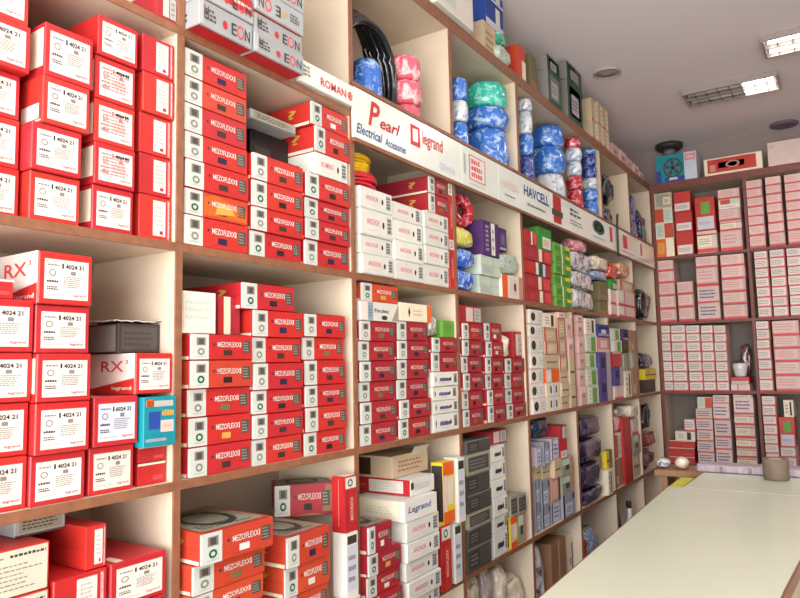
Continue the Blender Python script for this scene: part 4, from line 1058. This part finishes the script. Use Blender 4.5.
# yellow sheet rack beside the far counter
mb=MB(); mb.box((0,0,0),(.012,.5,.55),P('kraft'),.002); mb.box((.05,.06,.30),(.052,.42,.47),P('lime'))
mb=MB(); mb.box((0,0,0),(.07,.34,.07),P('yellow'),.002); mb.box((.008,.02,.07),(.062,.32,.074),mat('yellow_green_paper',(206,204,60),rough=.5))
o=link('yellow_pad',mb.mesh('yellow_pad'),loc=(.572,3.2,ZC-.085)); tag(o,'yellow green pad on the small stool beside the cross counter','pad')
mb=MB(); mb.box((-.03,.0,-.03),(.074,.36,0),P('brown'),.003)
for sx in (-.025,.05):
    for sy in (.005,.33): mb.box((sx,sy,-(ZC-.086)),(sx+.022,sy+.022,-.03),P('brown'))
o=link('stool',mb.mesh('stool'),loc=(.572,3.2,ZC-.086)); tag(o,'small brown wooden stool at the inner end of the counter','stool')

# ---------------------------------------------------------------- room
def struct(name,a,b,m): 
    mb=MB(); mb.box(a,b,m); o=link(name,mb.mesh(name)); o['kind']='structure'; return o
wallm=mat('wall_paint',(196,184,172),rough=.8,vary=.05,scale=2); ceil=mat('ceiling_paint',(238,230,232),rough=.85,vary=.03,scale=1.2)
floorm=mat('floor_tile',(118,110,104),rough=.35,vary=.15,scale=5)
ZT=1.8+H
struct('floor',(-.5,-2.2,-.1),(3.3,6.3,0),floorm)
struct('ceiling',(-.5,-2.2,ZT),(3.3,6.3,ZT+.1),ceil)
struct('wall_left',(-.45,-2.2,0),(-.33,6.3,ZT),wallm)
struct('wall_back',(-.33,6.11,0),(3.3,6.3,ZT),mat('back_wall_paint',(150,136,132),rough=.85,vary=.05,scale=2))
struct('wall_right',(3.0,-2.2,0),(3.3,6.11,ZT),wallm)
# ceiling lights: recessed twin-tube louvre fittings
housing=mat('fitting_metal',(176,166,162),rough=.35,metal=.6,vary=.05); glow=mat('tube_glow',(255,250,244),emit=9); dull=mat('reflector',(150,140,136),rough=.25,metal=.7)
dead=mat('tube_off',(196,190,188),rough=.3)
def fixture(x0,y0,x1,y1,label,lit=True,half=False):
    e=bpy.data.objects.new('ceiling_light',None); COL.objects.link(e); e.location=((x0+x1)/2,(y0+y1)/2,ZT-.002); tag(e,label,'ceiling light','recessed ceiling lights')
    L=x1-x0; W=y1-y0
    mb=MB(); t=.014
    mb.box((-L/2,-W/2,-.035),(L/2,-W/2+t,0),housing); mb.box((-L/2,W/2-t,-.035),(L/2,W/2,0),housing); mb.box((-L/2,-W/2+t,-.035),(-L/2+t,W/2-t,0),housing); mb.box((L/2-t,-W/2+t,-.035),(L/2,W/2-t,0),housing)
    mb.box((-L/2+t,-.008,-.035),(L/2-t,.008,0),housing); mb.box((-L/2+t,-W/2+t,-.004),(L/2-t,W/2-t,0),dull)
    link('housing',mb.mesh('housing'),e)
    for s in (-1,1):
        yy=s*W*.25
        if lit: mb=MB(); mb.tube([(-L/2+.03,yy,-.02),(L/2-.03,yy,-.02)],.012,glow,12); link('tube',mb.mesh('tube',True),e)
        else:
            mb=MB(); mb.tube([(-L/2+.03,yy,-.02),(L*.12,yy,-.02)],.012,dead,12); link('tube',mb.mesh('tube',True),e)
            mb=MB(); mb.tube([(L*.14,yy,-.02),(L/2-.03,yy,-.02)],.016,glow,12); link('tube',mb.mesh('tube',True),e)['label']='short glowing tube end standing in for a reflection'  # glowing end piece paints a bright reflection, this tube is unlit
    if 'frame' in label or 'farther' in label:
        for k in range(1,8):
            for y0_,y1_ in ((-W/2+t,-.008),(.008,W/2-t)):
                mb=MB(); xx=-L/2+L*k/8; mb.box((xx-.002,y0_,-.034),(xx+.002,y1_,-.033+.02),dull); link('louvre_blade',mb.mesh('louvre_blade'),e)
    if lit:
        ld=bpy.data.lights.new('tube_light','AREA'); ld.shape='RECTANGLE'; ld.size=L*.9; ld.size_y=W*.8; ld.energy=LAMP; ld.color=(1,.97,.94)
        lo=bpy.data.objects.new('tube_light',ld); COL.objects.link(lo); lo.parent=e; lo.location=(0,0,-.04)
LAMP=8
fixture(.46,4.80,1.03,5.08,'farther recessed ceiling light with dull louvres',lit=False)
fixture(.99,4.23,1.60,4.50,'nearer bright recessed twin tube ceiling light at the frame edge')
for i,(x,y) in enumerate(((1.75,2.9),(1.75,1.2),(1.75,-.6),(.9,.3),(2.4,.3))):
    fixture(x-.3,y-.14,x+.3,y+.14,['recessed ceiling light over the counter, out of frame','recessed ceiling light behind the counter','recessed ceiling light near the shop front','recessed ceiling light above the first bay','recessed ceiling light by the right wall'][i])
# round downlight, vent, small round fitting
def disc_(name,x,y,r,label,m1,m2,cat,drop=.012):
    mb=MB(); mb.lathe([(r,0),(r,-drop),(r*.86,-drop-.004),(r*.84,-.002)],m1,32); 
    o=link(name,mb.mesh(name,True),loc=(x,y,ZT-.001)); tag(o,label,cat)
    mb=MB(); mb.lathe([(r*.8,-.003),(r*.8,-drop*.6),(r*.2,-drop*.8)],m2,32); link('lens',mb.mesh('lens',True),o)
q=onz(607,72,ZT); disc_('downlight',q.x,q.y,.085,'round unlit ceiling downlight above the side rack',mat('ring_grey',(186,174,170),rough=.4),mat('lens_grey',(168,158,154),rough=.5),'downlight')
mb=MB(); vm=mat('vent_dark',(52,44,42),rough=.5); mb.lathe([(.11,0),(.11,-.03),(.09,-.045),(.02,-.05)],vm,32)
o=link('ceiling_speaker',mb.mesh('ceiling_speaker',True),loc=(.13,5.98,ZT-.001)); tag(o,'dark round ceiling fitting above the fan carton','ceiling fitting')
mb=MB(); mb.lathe([(.05,-.05),(.05,-.09),(.02,-.1)],mat('vent_grey',(110,110,108),rough=.5),24); link('grille',mb.mesh('grille',True),o)
q=onz(781,130,ZT); mb=MB(); mb.lathe([(.1,0),(.1,-.012),(.06,-.02)],mat('mauve_fitting',(120,100,124),rough=.5),32)
o=link('ceiling_rose',mb.mesh('ceiling_rose',True),loc=(.98,5.98,ZT-.001)); tag(o,'purplish round ceiling fitting above the large white carton','ceiling fitting'); 

# ---------------------------------------------------------------- light from the open shop front
w=bpy.data.worlds.new('World'); SC.world=w; w.use_nodes=True
bg=w.node_tree.nodes['Background']; sky=w.node_tree.nodes.new('ShaderNodeTexSky'); sky.sky_type='NISHITA'; sky.sun_disc=False; sky.sun_elevation=math.radians(50); sky.sun_rotation=math.radians(90)
mx=w.node_tree.nodes.new('ShaderNodeMixRGB'); mx.inputs['Fac'].default_value=.85; mx.inputs['Color2'].default_value=(1,.97,.93,1)
w.node_tree.links.new(sky.outputs['Color'],mx.inputs['Color1']); w.node_tree.links.new(mx.outputs['Color'],bg.inputs['Color']); bg.inputs['Strength'].default_value=2.6
ad=bpy.data.lights.new('shop_front_daylight','AREA'); ad.shape='RECTANGLE'; ad.size=3.2; ad.size_y=2.6; ad.energy=290; ad.color=(1,.985,.96)
ao=bpy.data.objects.new('shop_front_daylight',ad); COL.objects.link(ao); ao.location=(1.4,-2.1,1.6); ao.rotation_euler=(math.radians(126),0,0)  # daylight lamp tilted upward and strengthened to brighten the ceiling

for o in bpy.data.objects:
    if o.get('label') and len(o['label'].split())>16: print('LONG',o['label'])
# ---------------------------------------------------------------- camera
cd=bpy.data.cameras.new('camera'); cam=bpy.data.objects.new('camera',cd); COL.objects.link(cam)
cd.sensor_fit='HORIZONTAL'; cd.sensor_width=36; cd.lens=FPX/800*36; cd.clip_start=.02
from mathutils import Matrix
M=Matrix((( AR.x,AU.x,-AF.x,CAM.x),(AR.y,AU.y,-AF.y,CAM.y),(AR.z,AU.z,-AF.z,CAM.z),(0,0,0,1)))
cam.matrix_world=M
SC.camera=cam
vs=SC.view_settings; vs.view_transform='Standard'; vs.look='None'; vs.gamma=1; vs.use_curve_mapping=False; vs.exposure=-.16
